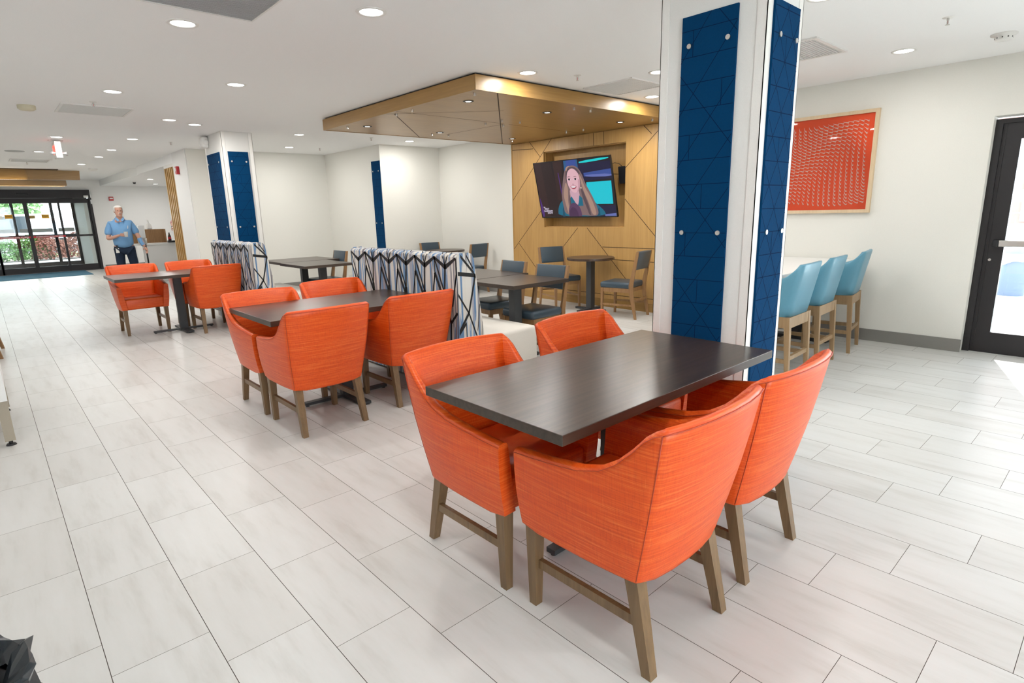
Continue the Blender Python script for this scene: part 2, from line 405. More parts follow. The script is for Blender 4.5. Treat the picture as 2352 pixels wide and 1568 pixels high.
# ------------------------------------------------------------------ right exit door (door_2)
q = MB(); q.box((7.04, 1.035, 0), (7.14, 1.09, 2.17)); q.box((7.04, -.98, 2.13), (7.14, 1.035, 2.17)); q.box((7.04, -1.0, 0), (7.14, -.96, 2.17))
d2 = struct('door_2', q, M['doorframe'])
for s, nme in ((1, 'door_leaf'), (-1, 'door_leaf')):
    c = .04
    y = lambda v: (v if s > 0 else .08 - v)
    q = MB(); q.box((7.06, y(.895), .002), (7.11, y(1.0345), 2.1295)); q.box((7.06, y(.041), .002), (7.11, y(.17), 2.1295))
    q.box((7.06, y(.17), .002), (7.11, y(.895), .205)); q.box((7.06, y(.17), 1.99), (7.11, y(.895), 2.1295))
    q.box((7.052, y(1.006), .03), (7.06, y(1.014), 2.12))
    lf = q.build('door_leaf', M['doorframe'], d2)
    q = MB(); q.box((7.083, y(.17), .205), (7.089, y(.895), 1.99)); q.build('pane', M['glass'], lf)
    q = MB(); q.box((7.005, y(.935), 1.025), (7.05, y(.17), 1.085), bev=.008); q.box((6.995, y(.975), 1.02), (7.06, y(.935), 1.09), 1, bev=.01); q.box((7.0, y(.17), 1.02), (7.06, y(.13), 1.09), 1, bev=.01)
    q.build('push_bar', [M['chrome'], M['black']], lf)
    q = MB(); q.box((7.0, y(.80), 2.03), (7.06, y(.45), 2.10), bev=.006); q.build('door_closer', M['black'], lf)
    q = MB(); q.cyl((7.055, y(.985), .90), (7.061, y(.985), .90), .012, n=14); q.build('lock_cylinder', M['chrome'], lf)

# ------------------------------------------------------------------ sliding entrance (door_1)
DY = 22.0
q = MB()
q.box((-2.1, DY-.08, 2.165), (2.70, DY+.1, 2.40)); q.box((2.655, DY-.03, 0), (2.72, DY+.12, 2.17)); q.box((-2.1, DY-.03, 0), (-2.03, DY+.12, 2.17))
q.box((-2.1, DY-.02, 0), (2.70, DY+.12, .012))
d1 = struct('door_1', q, M['doorframe'])
def slide(x0, x1, dy, st=.05, name='sliding_panel', rail=True):
    q = MB(); y0, y1 = DY+dy, DY+dy+.045
    q.box((x0, y0, .015), (x0+st, y1, 2.16)); q.box((x1-st, y0, .015), (x1, y1, 2.16))
    q.box((x0+st, y0, .015), (x1-st, y1, .19)); q.box((x0+st, y0, 2.02), (x1-st, y1, 2.16)); q.box((x0+st, y0, 1.03), (x1-st, y1, 1.09))
    p = q.build(name, M['doorframe'], d1)
    for z0, z1 in ((.19, 1.03), (1.09, 2.02)):
        q = MB(); q.box((x0+st, y0+.02, z0), (x1-st, y0+.026, z1)); q.build('pane', M['glass'], p)
    return p
def text(body, size, loc, rot, mt, parent, name='lettering', ex=.0008, align='CENTER', xs=1.0, bold=0):
    cu = bpy.data.curves.new(name, 'FONT'); cu.body = body; cu.size = size; cu.extrude = ex; cu.align_x = align; cu.align_y = 'CENTER'
    cu.space_character = 1.05; cu.offset = bold
    o = bpy.data.objects.new(name, cu); COL.objects.link(o)
    dg = bpy.context.evaluated_depsgraph_get(); me = bpy.data.meshes.new_from_object(o.evaluated_get(dg))
    bpy.data.objects.remove(o); me.materials.clear(); me.materials.append(mt)
    o = bpy.data.objects.new(name, me); COL.objects.link(o); o.location = loc; o.rotation_euler = rot; o.scale = (xs, 1, 1)
    if parent: o.parent = parent
    return o
slide(-2.03, -1.15, .05); slide(1.88, 2.66, .05)
pl = []
for x0, x1 in ((-1.17, -.36), (-.40, .375)): pl.append(slide(x0, x1, -.01))
for x0, x1 in ((.33, 1.125), (1.125, 1.92)): pl.append(slide(x0, x1, -.01))
for i, (x0, x1, msg) in enumerate(((-.36, .375, 'IN EMERGENCY PUSH TO OPEN'), (.40, 1.11, 'IN EMERGENCY PUSH TO OPEN'), (1.17, 1.93, 'IN EMERGENCY PUSH TO OPEN'))):
    q = MB(); q.box((x0, DY-.014, 1.035), (x1, DY-.010, 1.085)); q.build('push_sign', M['redtape'], pl[i+1])
    text(msg, .046, ((x0+x1)/2, DY-.0165, 1.06), (PI/2, 0, 0), M['whiteletter'], pl[i+1], xs=.92, bold=.001)
for i, (xa, xb, za, zb) in enumerate(((.63, .806, 1.60, 1.71), (1.453, 1.626, 1.587, 1.70))):
    q = MB(); q.box((xa, DY+.004, za), (xb, DY+.008, zb)); q.build('caution_sticker', M['yellow'], pl[2+i])
    text('AUTOMATIC', .028, ((xa+xb)/2, DY+.002, (za+zb)/2+.006), (PI/2, 0, 0), M['blackletter'], pl[2+i], bold=.001)
q = MB(); q.box((.97, DY-.12, 2.235), (1.25, DY-.08, 2.30), bev=.015); q.build('motion_sensor', M['black'], d1)
q = MB(); q.box((2.53, DY-.11, 2.165), (2.645, DY-.075, 2.235), bev=.012); q.build('door_switch_box', M['plastic'], d1)
q = MB(); q.box((2.69, DY-.037, 1.99), (2.725, DY-.031, 2.11)); q.build('notice_sticker', M['whiteletter'], d1)
# vestibule beyond the first doors
q = MB(); q.box((2.52, 22.15, 0), (2.62, 24.6, 2.5)); q.box((-2.2, 22.15, 0), (-2.1, 24.6, 2.5)); struct('wall_vestibule', q, M['wall'])
q = MB(); q.box((-2.2, 22.15, 2.5), (2.7, 24.7, 2.6)); struct('trim_2', q, M['ceil'])
q = MB(); q.box((-2.1, 22.05, -.06), (2.52, 24.7, -.003)); struct('trim_3', q, M['base'])
q = MB(); YB = 24.5
for x in (-2.07, -.95, .35, .87, 1.86, 2.44): q.box((x, YB, 0), (x+.08, YB+.08, 2.5))
q.box((-2.1, YB, 2.08), (2.52, YB+.08, 2.5)); q.box((-2.1, YB, 0), (2.52, YB+.08, .18)); q.box((-2.1, YB+.01, 1.02), (2.52, YB+.07, 1.08))
d3 = struct('door_3', q, M['doorframe'])
for x0, x1 in ((-1.99, -.95), (-.87, .35), (.43, .87), (.95, 1.86), (1.94, 2.44)):
    q = MB(); q.box((x0, YB+.03, .18), (x1, YB+.036, 1.02)); q.box((x0, YB+.03, 1.08), (x1, YB+.036, 2.08)); q.build('pane', M['glass'], d3)
    q = MB(); q.box((x0+.05, YB+.027, 1.16), (x1-.02, YB+.03, 1.28)); q.build('frosted_band', M['plastic'], d3)
for xa in (.50, 1.30):
    q = MB(); q.box((xa, YB+.02, 1.60), (xa+.15, YB+.026, 1.70)); q.build('caution_sticker', M['yellow'], d3)
q = MB(); q.box((-2.6, 20.05, 0), (2.22, 21.9, .012)); tag(q.build('entrance_mat', M['mat']), 'long blue carpet mat lying in front of the sliding entrance doors', 'mat')

# ------------------------------------------------------------------ outside
q = MB(); q.box((7.16, -12, -.12), (40, 22, -.02)); struct('ground_patio', q, M['concrete'])
q = MB(); q.box((-25, 24.7, -.12), (30, 28.3, -.02)); q.box((-25, 28.3, -.12), (30, 28.6, .04)); struct('ground_walk', q, M['concrete'])
q = MB(); q.box((-25, 28.6, -.1), (30, 31.5, .02)); tag(q.build('mulch_bed', M['mulch']), 'dark mulch bed under the shrubs outside the entrance', 'soil', kind='stuff')
q = MB(); q.box((-25, 31.5, -.1), (30, 36, .01)); tag(q.build('lawn', M['grass']), 'strip of green lawn beyond the shrubs outside', 'grass', kind='stuff')
q = MB(); q.box((-40, 36, -.12), (45, 75, -.02)); struct('ground_parking', q, M['asphalt'])
q = MB(); q.box((-8, 24.7, 3.1), (9, 31, 3.4)); struct('roof_portico', q, M['ceil'])
def bush(x, y, r, h, mt, label, n=1500):
    q = MB()
    rnd = random.Random(int(x*100)+int(y*7))
    for _ in range(n):
        a = rnd.random()*2*PI; t = math.acos(1-1.0*rnd.random()); rr = .55+.45*rnd.random()**.5
        c = Vector((x+r*rr*math.sin(t)*math.cos(a)*1.0, y+r*.7*rr*math.sin(t)*math.sin(a), .08+h*rr*math.cos(t)))
        u = Vector([rnd.uniform(-1, 1) for _ in range(3)]).normalized(); v = u.orthogonal().normalized()
        l = rnd.uniform(.04, .075)
        q.add([tuple(c-u*l), tuple(c+v*l*.5), tuple(c+u*l), tuple(c-v*l*.5)], [(0, 1, 2, 3)], 0)
    for k in range(7):
        a = k*.9; q.cyl((x+.05*math.cos(a), y+.05*math.sin(a), .0), (x+.5*r*math.cos(a), y+.4*r*math.sin(a), h*.6), .012, .005, n=5, mi=1)
    return tag(q.build('shrub', [M[mt], M['mulch']]), label, 'shrub', 'shrubs outside the entrance')
for x, y, r, h, mt, lb in ((-.55, 29.3, .8, 1.0, 'leafg', 'green shrub outside, seen through the leftmost glass of the entrance'),
        (.45, 29.4, .75, .95, 'leafg', 'pale green shrub outside behind the left sliding panel'), (1.5, 29.5, .6, .95, 'leafg', 'narrow green shrub outside between the pale one and the reddish ones'),
        (2.0, 29.3, .65, .92, 'leafr', 'reddish shrub outside behind the middle of the right sliding panel'), (2.95, 29.5, .7, 1.0, 'leafr', 'reddish shrub outside seen through the fixed glass on the right'),
        (3.75, 29.5, .6, .85, 'leafg', 'green shrub outside at the right end of the row')):
    bush(x, y, r, h, mt, lb)
def tree(x, y, h, r, label):
    t = thing('tree', label, 'tree', (x, y, -.02), group='trees beyond the parking lot')
    q = MB(); q.cyl((0, 0, 0), (0, 0, h*.6), .18, .1, n=10); q.build('trunk', M['mulch'], t)
    q = MB(); rnd = random.Random(int(x*10))
    for _ in range(1200):
        a = rnd.random()*2*PI; tt = math.acos(rnd.uniform(-1, 1)); rr = rnd.random()**.35
        c = Vector((r*rr*math.sin(tt)*math.cos(a), r*rr*math.sin(tt)*math.sin(a), h*.65+h*.35*rr*math.cos(tt)))
        u = Vector([rnd.uniform(-1, 1) for _ in range(3)]).normalized(); v = u.orthogonal().normalized(); l = rnd.uniform(.15, .28)
        q.add([tuple(c-u*l), tuple(c+v*l*.6), tuple(c+u*l), tuple(c-v*l*.6)], [(0, 1, 2, 3)])
    q.build('foliage', M['leafg'], t)
tree(-1.5, 60, 5, 3, 'green tree far beyond the parking lot, left of the sliding panels'); tree(2.2, 68, 4.4, 2.6, 'small green tree far beyond the parked cars')
def car(x, y, mt, label, van=False, s=1):
    t = thing('parked_car', label, 'car', (x, y, -.02), group='cars in the parking lot')
    hh = 1.95 if van else 1.42
    prof = [(-2.2, .35), (-2.25, .8), (-1.6, .95), (-1.0, hh), (.9, hh), (1.6, .98), (2.2, .85), (2.25, .35)] if not van else [(-2.4, .35), (-2.4, 1.0), (-1.9, 1.1), (-1.4, hh), (2.3, hh), (2.4, .35)]
    q = MB(); n = len(prof)
    q.add([(px, -.85, z) for px, z in prof]+[(px, .85, z) for px, z in prof], [tuple(range(n)), tuple(reversed(range(n, 2*n)))]+[(i, n+i, n+(i+1) % n, (i+1) % n) for i in range(n)])
    q.build('body', M[mt], t)
    q = MB(); q.box((-1.0 if not van else -1.5, -.862, 1.0), (1.2 if not van else .2, -.855, hh-.12)); q.build('side_window', M['carglass'], t)
    for wx in (-1.4, 1.4):
        q = MB(); q.cyl((wx, .65, .34), (wx, .9, .34), .34, n=18); q.build('wheel', M['tyre'], t); q = MB(); q.cyl((wx, -.9, .34), (wx, -.65, .34), .34, n=18); wl = q.build('wheel', M['tyre'], t)
        q = MB(); q.cyl((wx, -.91, .34), (wx, -.89, .34), .19, n=14); q.build('hubcap', M['chrome'], wl)
car(1.9, 40.5, 'carw', 'white van parked outside behind the right sliding panel', van=True)
car(4.9, 43, 'carg', 'dark grey saloon car parked outside, seen through the fixed glass on the right')
car(-.8, 44, 'carg', 'grey car parked outside, seen through the left sliding panel')
# seen through the exit door
q = MB(); q.box((14.0, .3, 0), (14.3, 14, 4.6)); struct('wall_outside', q, M['brick'])
q = MB(); q.box((13.97, 1.05, 1.05), (14.0, 1.62, 1.15)); q.box((13.97, 1.55, 1.15), (14.0, 1.62, 2.9)); q.box((13.98, .2, 1.15), (14.0, 1.55, 2.9), 1); q.box((13.97, .2, 1.9), (14.0, 1.55, 1.97)); struct('window_2', q, [M['plastic'], M['carglass']])
t = thing('trash_can', 'blue-grey outdoor trash can with a clear liner, standing on the patio outside the exit door', 'trash can', (11.78, 1.33, -.02))
q = MB(); q.lathe([(0, 0), (.17, 0), (.21, .62), (.23, .63), (.22, .60), (.19, .55), (0, .55)], n=24); q.build('barrel', M['bin'], t)
q = MB(); q.lathe([(.235, .64), (.23, .74), (.16, .88), (0, .93)], n=24); q.build('dome_lid', M['bin'], t)
q = MB(); rnd = random.Random(3); k = 28
pr = []
for i in range(k):
    a = 2*PI*i/k; pr.append((a, .235+rnd.uniform(0, .02), .52+rnd.uniform(-.04, .03)))
q.add([(r_*math.cos(a), r_*math.sin(a), .66) for a, r_, z in pr]+[((r_+.015)*math.cos(a), (r_+.015)*math.sin(a), z) for a, r_, z in pr], [(i, (i+1) % k, k+(i+1) % k, k+i) for i in range(k)], 0, True)
q.build('clear_liner', M['clearbag'], t)

# ------------------------------------------------------------------ columns with blue felt panels
def clip(seg, w, h):
    x0, y0, x1, y1 = seg; dx, dy = x1-x0, y1-y0; t0, t1 = 0., 1.
    for p, qv in ((-dx, x0), (dx, w-x0), (-dy, y0), (dy, h-y0)):
        if abs(p) < 1e-9:
            if qv < 0: return None
            continue
        r = qv/p
        if p < 0: t0 = max(t0, r)
        else: t1 = min(t1, r)
    if t0 >= t1: return None
    return (x0+dx*t0, y0+dy*t0, x0+dx*t1, y0+dy*t1)
def felt_lines(w, h, style, seed=0):
    """grooves of a felt panel in its own (u, z) plane"""
    L = []; rnd = random.Random(seed)
    p = .128; n = int(h/p)+2
    if style == 'brick':
        for i in range(n):
            z = h-.07-i*p; L.append((0, z, w, z)); xs = w*rnd.choice((.22, .5, .78)) if i % 2 == 0 else None
            if xs: L.append((xs, z, xs, z-p))
        for i in range(-3, n+3, 1):
            z = i*p*2.05; L.append((0, z, w, z+w*1.35))
        for i in range(-2, n+3, 2): z = i*p*2.05+.1; L.append((0, z+w*1.2, w, z))
    else:
        p = .118
        for i in range(-2, n+4):
            z = h-.03-i*p; L.append((0, z, w, z))
            s = 2*p/(w*.55)                       # lattice of steep diagonals, crossings on the horizontal grooves
            if i % 2 == 0: L.append((0, z+s*w*.5, w, z-s*w*.5)); L.append((0, z-s*w*.5, w, z+s*w*.5))
            if i % 4 == 1: L.append((w*.5, z, w*.5, z-p))
    return [c for c in (clip(s, w, h) for s in L) if c]
def felt_panel(parent, o, ux, nrm, w, z0, z1, style, bolts, seed=0, lab=None):
    """o: lower corner on the column face, ux: unit vector along the width, nrm: outward normal"""
    o, ux, nrm = Vector(o), Vector(ux), Vector(nrm); h = z1-z0; T = .012
    q = MB(); P = lambda u, z, d: tuple(o+ux*u+nrm*d+Vector((0, 0, z)))
    q.add([P(0, 0, 0), P(w, 0, 0), P(w, h, 0), P(0, h, 0), P(0, 0, T), P(w, 0, T), P(w, h, T), P(0, h, T)],
          [(0, 1, 2, 3), (4, 5, 6, 7), (0, 1, 5, 4), (1, 2, 6, 5), (2, 3, 7, 6), (3, 0, 4, 7)])
    LW = .0022 if style == 'dia' else .0017
    for a, c, d, e in felt_lines(w, h, style, seed):
        v = Vector((d-a, e-c)); v.normalize(); nx, ny = -v.y*LW, v.x*LW
        q.add([P(a-nx, c-ny, T+.0005), P(d-nx, e-ny, T+.0005), P(d+nx, e+ny, T+.0005), P(a+nx, c+ny, T+.0005)], [(0, 1, 2, 3)], 1)
    pn = q.build('felt_panel', [M['navy'], M['navyline']], parent)
    for u, z in bolts:
        q = MB(); c = o+ux*u+nrm*T+Vector((0, 0, z-z0)); q.cyl(c, c+nrm*.006, .0125, n=16); q.build('bolt', M['chrome'], pn)
def column(name, label, x0, x1, y0, y1):
    t = thing(name, label, 'column', ((x0+x1)/2, (y0+y1)/2, 0), group='columns with blue felt panels')
    inv = Vector((-(x0+x1)/2, -(y0+y1)/2, 0))
    q = MB(); q.box((x0+inv.x, y0+inv.y, 0), (x1+inv.x, y1+inv.y, CZ-.001)); q.build('shaft', M['colface'], t)
    for cx, sx in ((x0, 1), (x1, -1)):
        for cy, sy in ((y0, 1), (y1, -1)):
            q = MB(); X, Y = cx+inv.x, cy+inv.y
            q.box((X-.004*sx, Y-.004*sy, 0), (X+.045*sx, Y, CZ-.002)); q.box((X-.004*sx, Y-.004*sy, 0), (X, Y+.045*sy, CZ-.002)); q.build('corner_guard', M['trimw'], t)
    return t, inv
c1, i1 = column('column', 'wide cream column with blue felt panels, at the end of the nearest table', 2.90, 3.29, 1.36, 1.93)
felt_panel(c1, Vector((2.90, 1.80, .1))+i1, (0, -1, 0), (-1, 0, 0), .303, .1, 2.42, 'brick', [(u, z) for u in (.045, .258) for z in (2.277, 1.327, .38)], 1)
felt_panel(c1, Vector((2.962, 1.36, .1))+i1, (1, 0, 0), (0, -1, 0), .28, .1, 2.42, 'dia', [(u, z) for u in (.065, .250) for z in (2.27, 1.327, .38)], 2)
c2, i2 = column('column', 'cream column with blue felt panels behind the farther patterned banquette', 2.83, 3.26, 9.30, 10.14)
felt_panel(c2, Vector((2.83, 10.06, .1))+i2, (0, -1, 0), (-1, 0, 0), .61, .1, 2.42, 'dia', [(u, z) for u in (.05, .56) for z in (2.28, 1.33)], 3)
felt_panel(c2, Vector((2.895, 9.30, .1))+i2, (1, 0, 0), (0, -1, 0), .285, .1, 2.42, 'brick', [(u, z) for u in (.04, .245) for z in (2.28, 1.33)], 4)
pnl = thing('wall_felt_panel', 'narrow blue felt panel on the side face of the alcove corner wall', 'wall panel', (5.62, 9.83, 0))
felt_panel(pnl, (0, .14, .5), (0, -1, 0), (-1, 0, 0), .30, .5, 2.42, 'brick', [(u, z) for u in (.05, .25) for z in (2.24, 1.30)], 5)
# white siren on the far column
q = MB(); q.box((-.085, -.08, -.08), (.012, .08, .08), bev=.025); s_ = q.build('alarm_speaker', M['plastic'], None, (2.815, 9.98, 2.60)); tag(s_, 'white square alarm sounder high on the far column', 'alarm')
q = MB(); q.cyl((-.03, -.078, 0), (-.03, -.092, 0), .045, .03, n=20); q.cyl((-.084, 0, 0), (-.096, 0, 0), .05, .035, n=20); q.build('sounder_disc', M['plastic'], s_)
q = MB(); q.box((-.05, -.06, -.07), (0, .06, .07), bev=.008); s_ = q.build('fire_alarm', M['red'], None, (2.974, 12.48, 2.36)); tag(s_, 'red fire alarm strobe high on the white pier beside the slats', 'fire alarm')
q = MB(); q.box((-.06, -.03, -.02), (-.05, .03, .045), bev=.004); q.build('strobe_lens', M['plastic'], s_)
q = MB(); q.box((-.06, -.04, -.06), (.06, 0, .06), bev=.008); s_ = q.build('fire_alarm', M['red'], None, (3.23, 21.99, 2.14)); tag(s_, 'red fire alarm box on the white wall right of the entrance doors', 'fire alarm')
q = MB(); q.box((-.045, -.05, -.015), (.045, -.04, .025), bev=.004); q.build('strobe_lens', M['plastic'], s_)

# slatted wooden screen
t = thing('slat_screen', 'tall screen of vertical wooden slats beside the front desk', 'screen', (3.03, 13.25, 0))
q = MB(); q.box((-.05, -.38, 2.46), (.05, .38, 2.52)); q.build('top_rail', M['trimw'], t)
q = MB(); q.box((-.05, -.38, 0), (.05, .38, .06)); q.build('bottom_rail', M['oak'], t)
for i in range(6):
    y = -.34+i*.136; q = MB(); q.box((-.05, y-.024, .06), (.05, y+.024, 2.46)); q.build('slat', M['oak'], t)
# ------------------------------------------------------------------ oak wall panelling with the television niche
PX0, PX1 = 6.90, WX
PY0, PY1, PZ1 = 4.315, 7.49, 2.55
t = thing('oak_wall_panelling', 'oak veneer wall panelling with dark diagonal grooves and a square niche', 'wall panelling', (PX1, 5.9, 0))
iv = Vector((-PX1, -5.9, 0))
def off(p): return tuple(Vector(p)+iv)
q = MB()
for a, c in (((PX0, PY0, .125), (PX1, NY0, PZ1)), ((PX0, NY1, .125), (PX1, PY1, PZ1)), ((PX0, NY0, .125), (PX1, NY1, NZ0)), ((PX0, NY0, NZ1), (PX1, NY1, PZ1))): q.box(off(a), off(c))
PG = [(7.09, 2.58, 6.82, 2.3), (7.48, 2.46, 6.98, 2.44), (6.54, 2.58, 7.49, 1.64), (6.81, 1.46, 7.49, 0.81), (7.36, 0.91, 6.65, 0.21), (6.02, 1.18, 6.36, 0.85), (5.83, 1.18, 4.92, 0.28), (5.53, 0.9, 4.33, 0.9), (5.34, 0.72, 4.33, 0.71), (5.13, 1.59, 4.4, .87), (4.5, 2.55, 5.13, 2.02), (4.84, 2.55, 4.71, 2.43), (5.72, 2.55, 5.71, 2.37), (5.53, 2.55, 5.52, 2.37), (7.48, 0.19, 4.33, 0.19)]
for y0, z0, y1, z1 in PG:
    v = Vector((y1-y0, z1-z0)).normalized(); ny, nz = -v.y*.0045, v.x*.0045
    q.add([off((PX0-.0006, y0-ny, z0-nz)), off((PX0-.0006, y1-ny, z1-nz)), off((PX0-.0006, y1+ny, z1+nz)), off((PX0-.0006, y0+ny, z0+nz))], [(0, 1, 2, 3)], 1)
q.build('panel_face', [M['oak'], M['groove']], t)
q = MB(); q.box(off((PX0-.012, PY0, 0)), off((PX1, PY1, .125))); q.build('skirting', M['oaky'], t)
q = MB(); q.box(off((PX0-.008, PY1, 0)), off((PX1, PY1+.012, PZ1))); q.build('edge_strip', M['oak'], t)
q = MB()
q.box(off((7.10, NY0, NZ0)), off((7.12, NY1, NZ1))); q.box(off((PX1, NY0, NZ0)), off((7.10, NY0+.012, NZ1))); q.box(off((PX1, NY1-.012, NZ0)), off((7.10, NY1, NZ1)))
q.box(off((PX1, NY0, NZ0)), off((7.10, NY1, NZ0+.012))); q.box(off((PX1, NY0, NZ1-.012)), off((7.10, NY1, NZ1))); q.build('niche_lining', M['oak'], t)

# ------------------------------------------------------------------ television
tvA = math.atan2(.2, .85)
tv = thing('television', 'large television tilted down on the oak panelling, showing a talk show', 'television', (6.79, 6.01, 1.765))
R_ = Matrix.Rotation(0, 4, 'X')
# local frame: u to the viewer's right (-Y), v up along the tilted face, n out of the screen
uu = Vector((0, -1, 0)); vv = Vector((-math.sin(tvA), 0, math.cos(tvA))); nn = uu.cross(vv); nn = nn if nn.x < 0 else -nn
def T(u, v, n): return tuple(uu*u+vv*v+nn*n)
TW, TH = 1.53, .875
mtv = Matrix((( uu.x, vv.x, nn.x, 0), (uu.y, vv.y, nn.y, 0), (uu.z, vv.z, nn.z, 0), (0, 0, 0, 1)))
q = MB(); q.box((-TW/2, -TH/2, -.03), (TW/2, TH/2, 0), mat=mtv); q.box((-.5, -.32, -.06), (.5, .30, -.03), mat=mtv); q.build('casing', M['black'], tv)
q = MB()
for a, c in (((-TW/2, -TH/2), (-TW/2+.010, TH/2)), ((TW/2-.010, -TH/2), (TW/2, TH/2)), ((-TW/2, TH/2-.010), (TW/2, TH/2)), ((-TW/2, -TH/2), (TW/2, -TH/2+.018))): q.box((*a, 0), (*c, .006), mat=mtv)
q.build('bezel', M['black'], tv)
q = MB(); q.cyl(T(0, 0, -.05), (.30, 0, 0), .03, n=12); q.box((.27, -.2, -.15), (.31, .2, .15)); q.build('wall_bracket', M['black'], tv)
# picture: flat shapes in screen units 0..1, from the lower left corner
SCOL = {'bg': (.012, .004, .008), 'wood1': (.045, .016, .016), 'wood2': (.028, .010, .012), 'purple': (.10, .03, .22), 'deepb': (.012, .010, .06), 'blue': (.02, .13, .30), 'blue2': (.05, .10, .36), 'lav': (.16, .20, .50),
        'cyan': (.0, .62, .74), 'cyan2': (.0, .70, .72), 'hair': (.26, .17, .17), 'hair2': (.46, .30, .24), 'hair3': (.13, .085, .10), 'face': (.80, .50, .56), 'faces': (.62, .36, .42), 'neck': (.66, .42, .50), 'shirt': (.0, .17, .27), 'shirt2': (.0, .09, .16),
        'mouth': (.42, .06, .10), 'teeth': (.88, .80, .84), 'eye': (.03, .012, .03), 'brow': (.14, .07, .07), 'mic': (.13, .06, .14), 'mic2': (.09, .035, .10), 'ear': (.8, .75, .6)}
SM = {k: emit('screen_'+k, tuple(v**1.12 for v in c), .85) for k, c in SCOL.items()}
for k_ in SM.values(): k_.node_tree.nodes['Principled BSDF'].inputs['Base Color'].default_value = (.004, .004, .005, 1); keys = list(SCOL)
q = MB(); lay = [0]
SW, SH = TW-.02, TH-.028
def sp(key, pts, smooth=0):
    """polygon in picture fractions (x right, y up)"""
    pts = [Vector((a, c)) for a, c in pts]
    for _ in range(smooth):
        o = []
        for i in range(len(pts)):
            a, c = pts[i], pts[(i+1) % len(pts)]; o += [a*.75+c*.25, a*.25+c*.75]
        pts = o
    lay[0] += 1; n = .001+lay[0]*.00006
    vs = [T(-SW/2+p.x*SW, -SH/2+.004+p.y*SH, n) for p in pts]
    # fan via centroid handled by triangulation
    from mathutils.geometry import tessellate_polygon
    tr = tessellate_polygon([[Vector((p.x, p.y, 0)) for p in pts]])
    q.add(vs, [tuple(x) for x in tr], keys.index(key))
def el(key, cx, cy, rx, ry, n=22, tilt=0):
    ct, st = math.cos(tilt), math.sin(tilt); asp = SW/SH
    sp(key, [(cx+(rx*math.cos(2*PI*i/n)*ct-ry/asp*math.sin(2*PI*i/n)*st), cy+(rx*asp*math.cos(2*PI*i/n)*st+ry*math.sin(2*PI*i/n)*ct)) for i in range(n)])
sp('bg', [(0, 0), (1, 0), (1, 1), (0, 1)])
sp('wood1', [(0, 0), (.20, 0), (.12, 1), (0, 1)]); sp('wood2', [(.12, 0), (.30, 0), (.24, 1), (.10, 1)]); sp('wood1', [(.27, .3), (.33, .3), (.40, 1), (.27, 1)]); sp('purple', [(0, 0), (.045, 0), (.02, .3), (0, .38)], 1)
sp('purple', [(.33, .35), (.345, .35), (.33, .8), (.32, .8)])
sp('blue', [(.41, .66), (.60, .66), (.60, 1), (.42, 1)]); sp('blue2', [(.45, .80), (.58, .80), (.58, 1), (.45, 1)])
sp('deepb', [(.60, .62), (1, .64), (1, .93), (.60, .93)]); sp('blue2', [(.66, .70), (1, .69), (1, .80), (.66, .76)]); sp('lav', [(.68, .69), (1, .67), (1, .72), (.68, .73)], 1)
sp('cyan2', [(.62, .925), (.985, .96), (.985, .995), (.62, .965)], 1)
sp('cyan', [(.66, .22), (.975, .21), (.985, .60), (.68, .60)]); sp('deepb', [(.60, 0), (1, 0), (1, .19), (.60, .19)]); sp('lav', [(.86, .0), (1, .0), (1, .05), (.86, .03)])
# shirt
sp('shirt', [(.24, 0), (.245, .13), (.29, .26), (.36, .33), (.44, .36), (.60, .37), (.72, .30), (.80, .18), (.86, .09), (.875, 0)], 2)
sp('shirt2', [(.30, 0), (.31, .12), (.33, .20), (.335, .0)]); sp('shirt2', [(.765, 0), (.78, .12), (.80, .16), (.80, 0)])
# hair back mass
sp('hair', [(.34, .02), (.33, .20), (.325, .36), (.35, .52), (.385, .70), (.42, .84), (.475, .90), (.54, .91), (.60, .86), (.64, .74), (.665, .58), (.72, .40), (.765, .22), (.79, .02), (.70, .0), (.62, .02)], 2)
sp('neck', [(.445, .30), (.45, .52), (.565, .52), (.575, .30), (.545, .22), (.52, .20)], 1)
sp('shirt', [(.43, .31), (.46, .37), (.505, .24), (.52, .19), (.44, .19)]); sp('shirt', [(.60, .33), (.565, .38), (.545, .26), (.525, .19), (.60, .19)])
# face
sp('face', [(.428, .66), (.44, .80), (.49, .86), (.545, .86), (.59, .80), (.603, .66), (.595, .54), (.565, .455), (.525, .425), (.485, .44), (.445, .52)], 2)
sp('faces', [(.575, .66), (.603, .66), (.595, .54), (.565, .455), (.54, .43), (.57, .52)], 1)
# hair front strands
sp('hair3', [(.425, .60), (.415, .72), (.435, .84), (.49, .885), (.55, .88), (.60, .82), (.625, .70), (.61, .55), (.60, .74), (.56, .83), (.51, .865), (.455, .81), (.435, .72)], 1)
sp('hair2', [(.595, .80), (.63, .66), (.65, .52), (.70, .38), (.74, .20), (.76, .02), (.70, .02), (.68, .22), (.64, .40), (.615, .56)], 2)
sp('hair2', [(.41, .64), (.38, .52), (.355, .40), (.365, .24), (.385, .04), (.42, .02), (.40, .24), (.42, .42), (.43, .54)], 2)
sp('hair3', [(.60, .55), (.60, .36), (.64, .16), (.66, .02), (.69, .02), (.665, .22), (.635, .40)], 1); sp('hair3', [(.435, .44), (.42, .26), (.43, .12), (.445, .24)], 1)
sp('hair2', [(.50, .905), (.46, .87), (.44, .80), (.43, .86), (.46, .90)], 1)
for cx in (.463, .545):
    el('teeth', cx, .665, .020, .013); el('eye', cx, .668, .013, .017); sp('brow', [(cx-.028, .705), (cx, .725), (cx+.028, .71), (cx, .712)], 1); sp('eye', [(cx-.024, .668), (cx, .690), (cx+.024, .672), (cx, .684)])
sp('faces', [(.49, .57), (.505, .60), (.525, .57), (.508, .562)], 1)
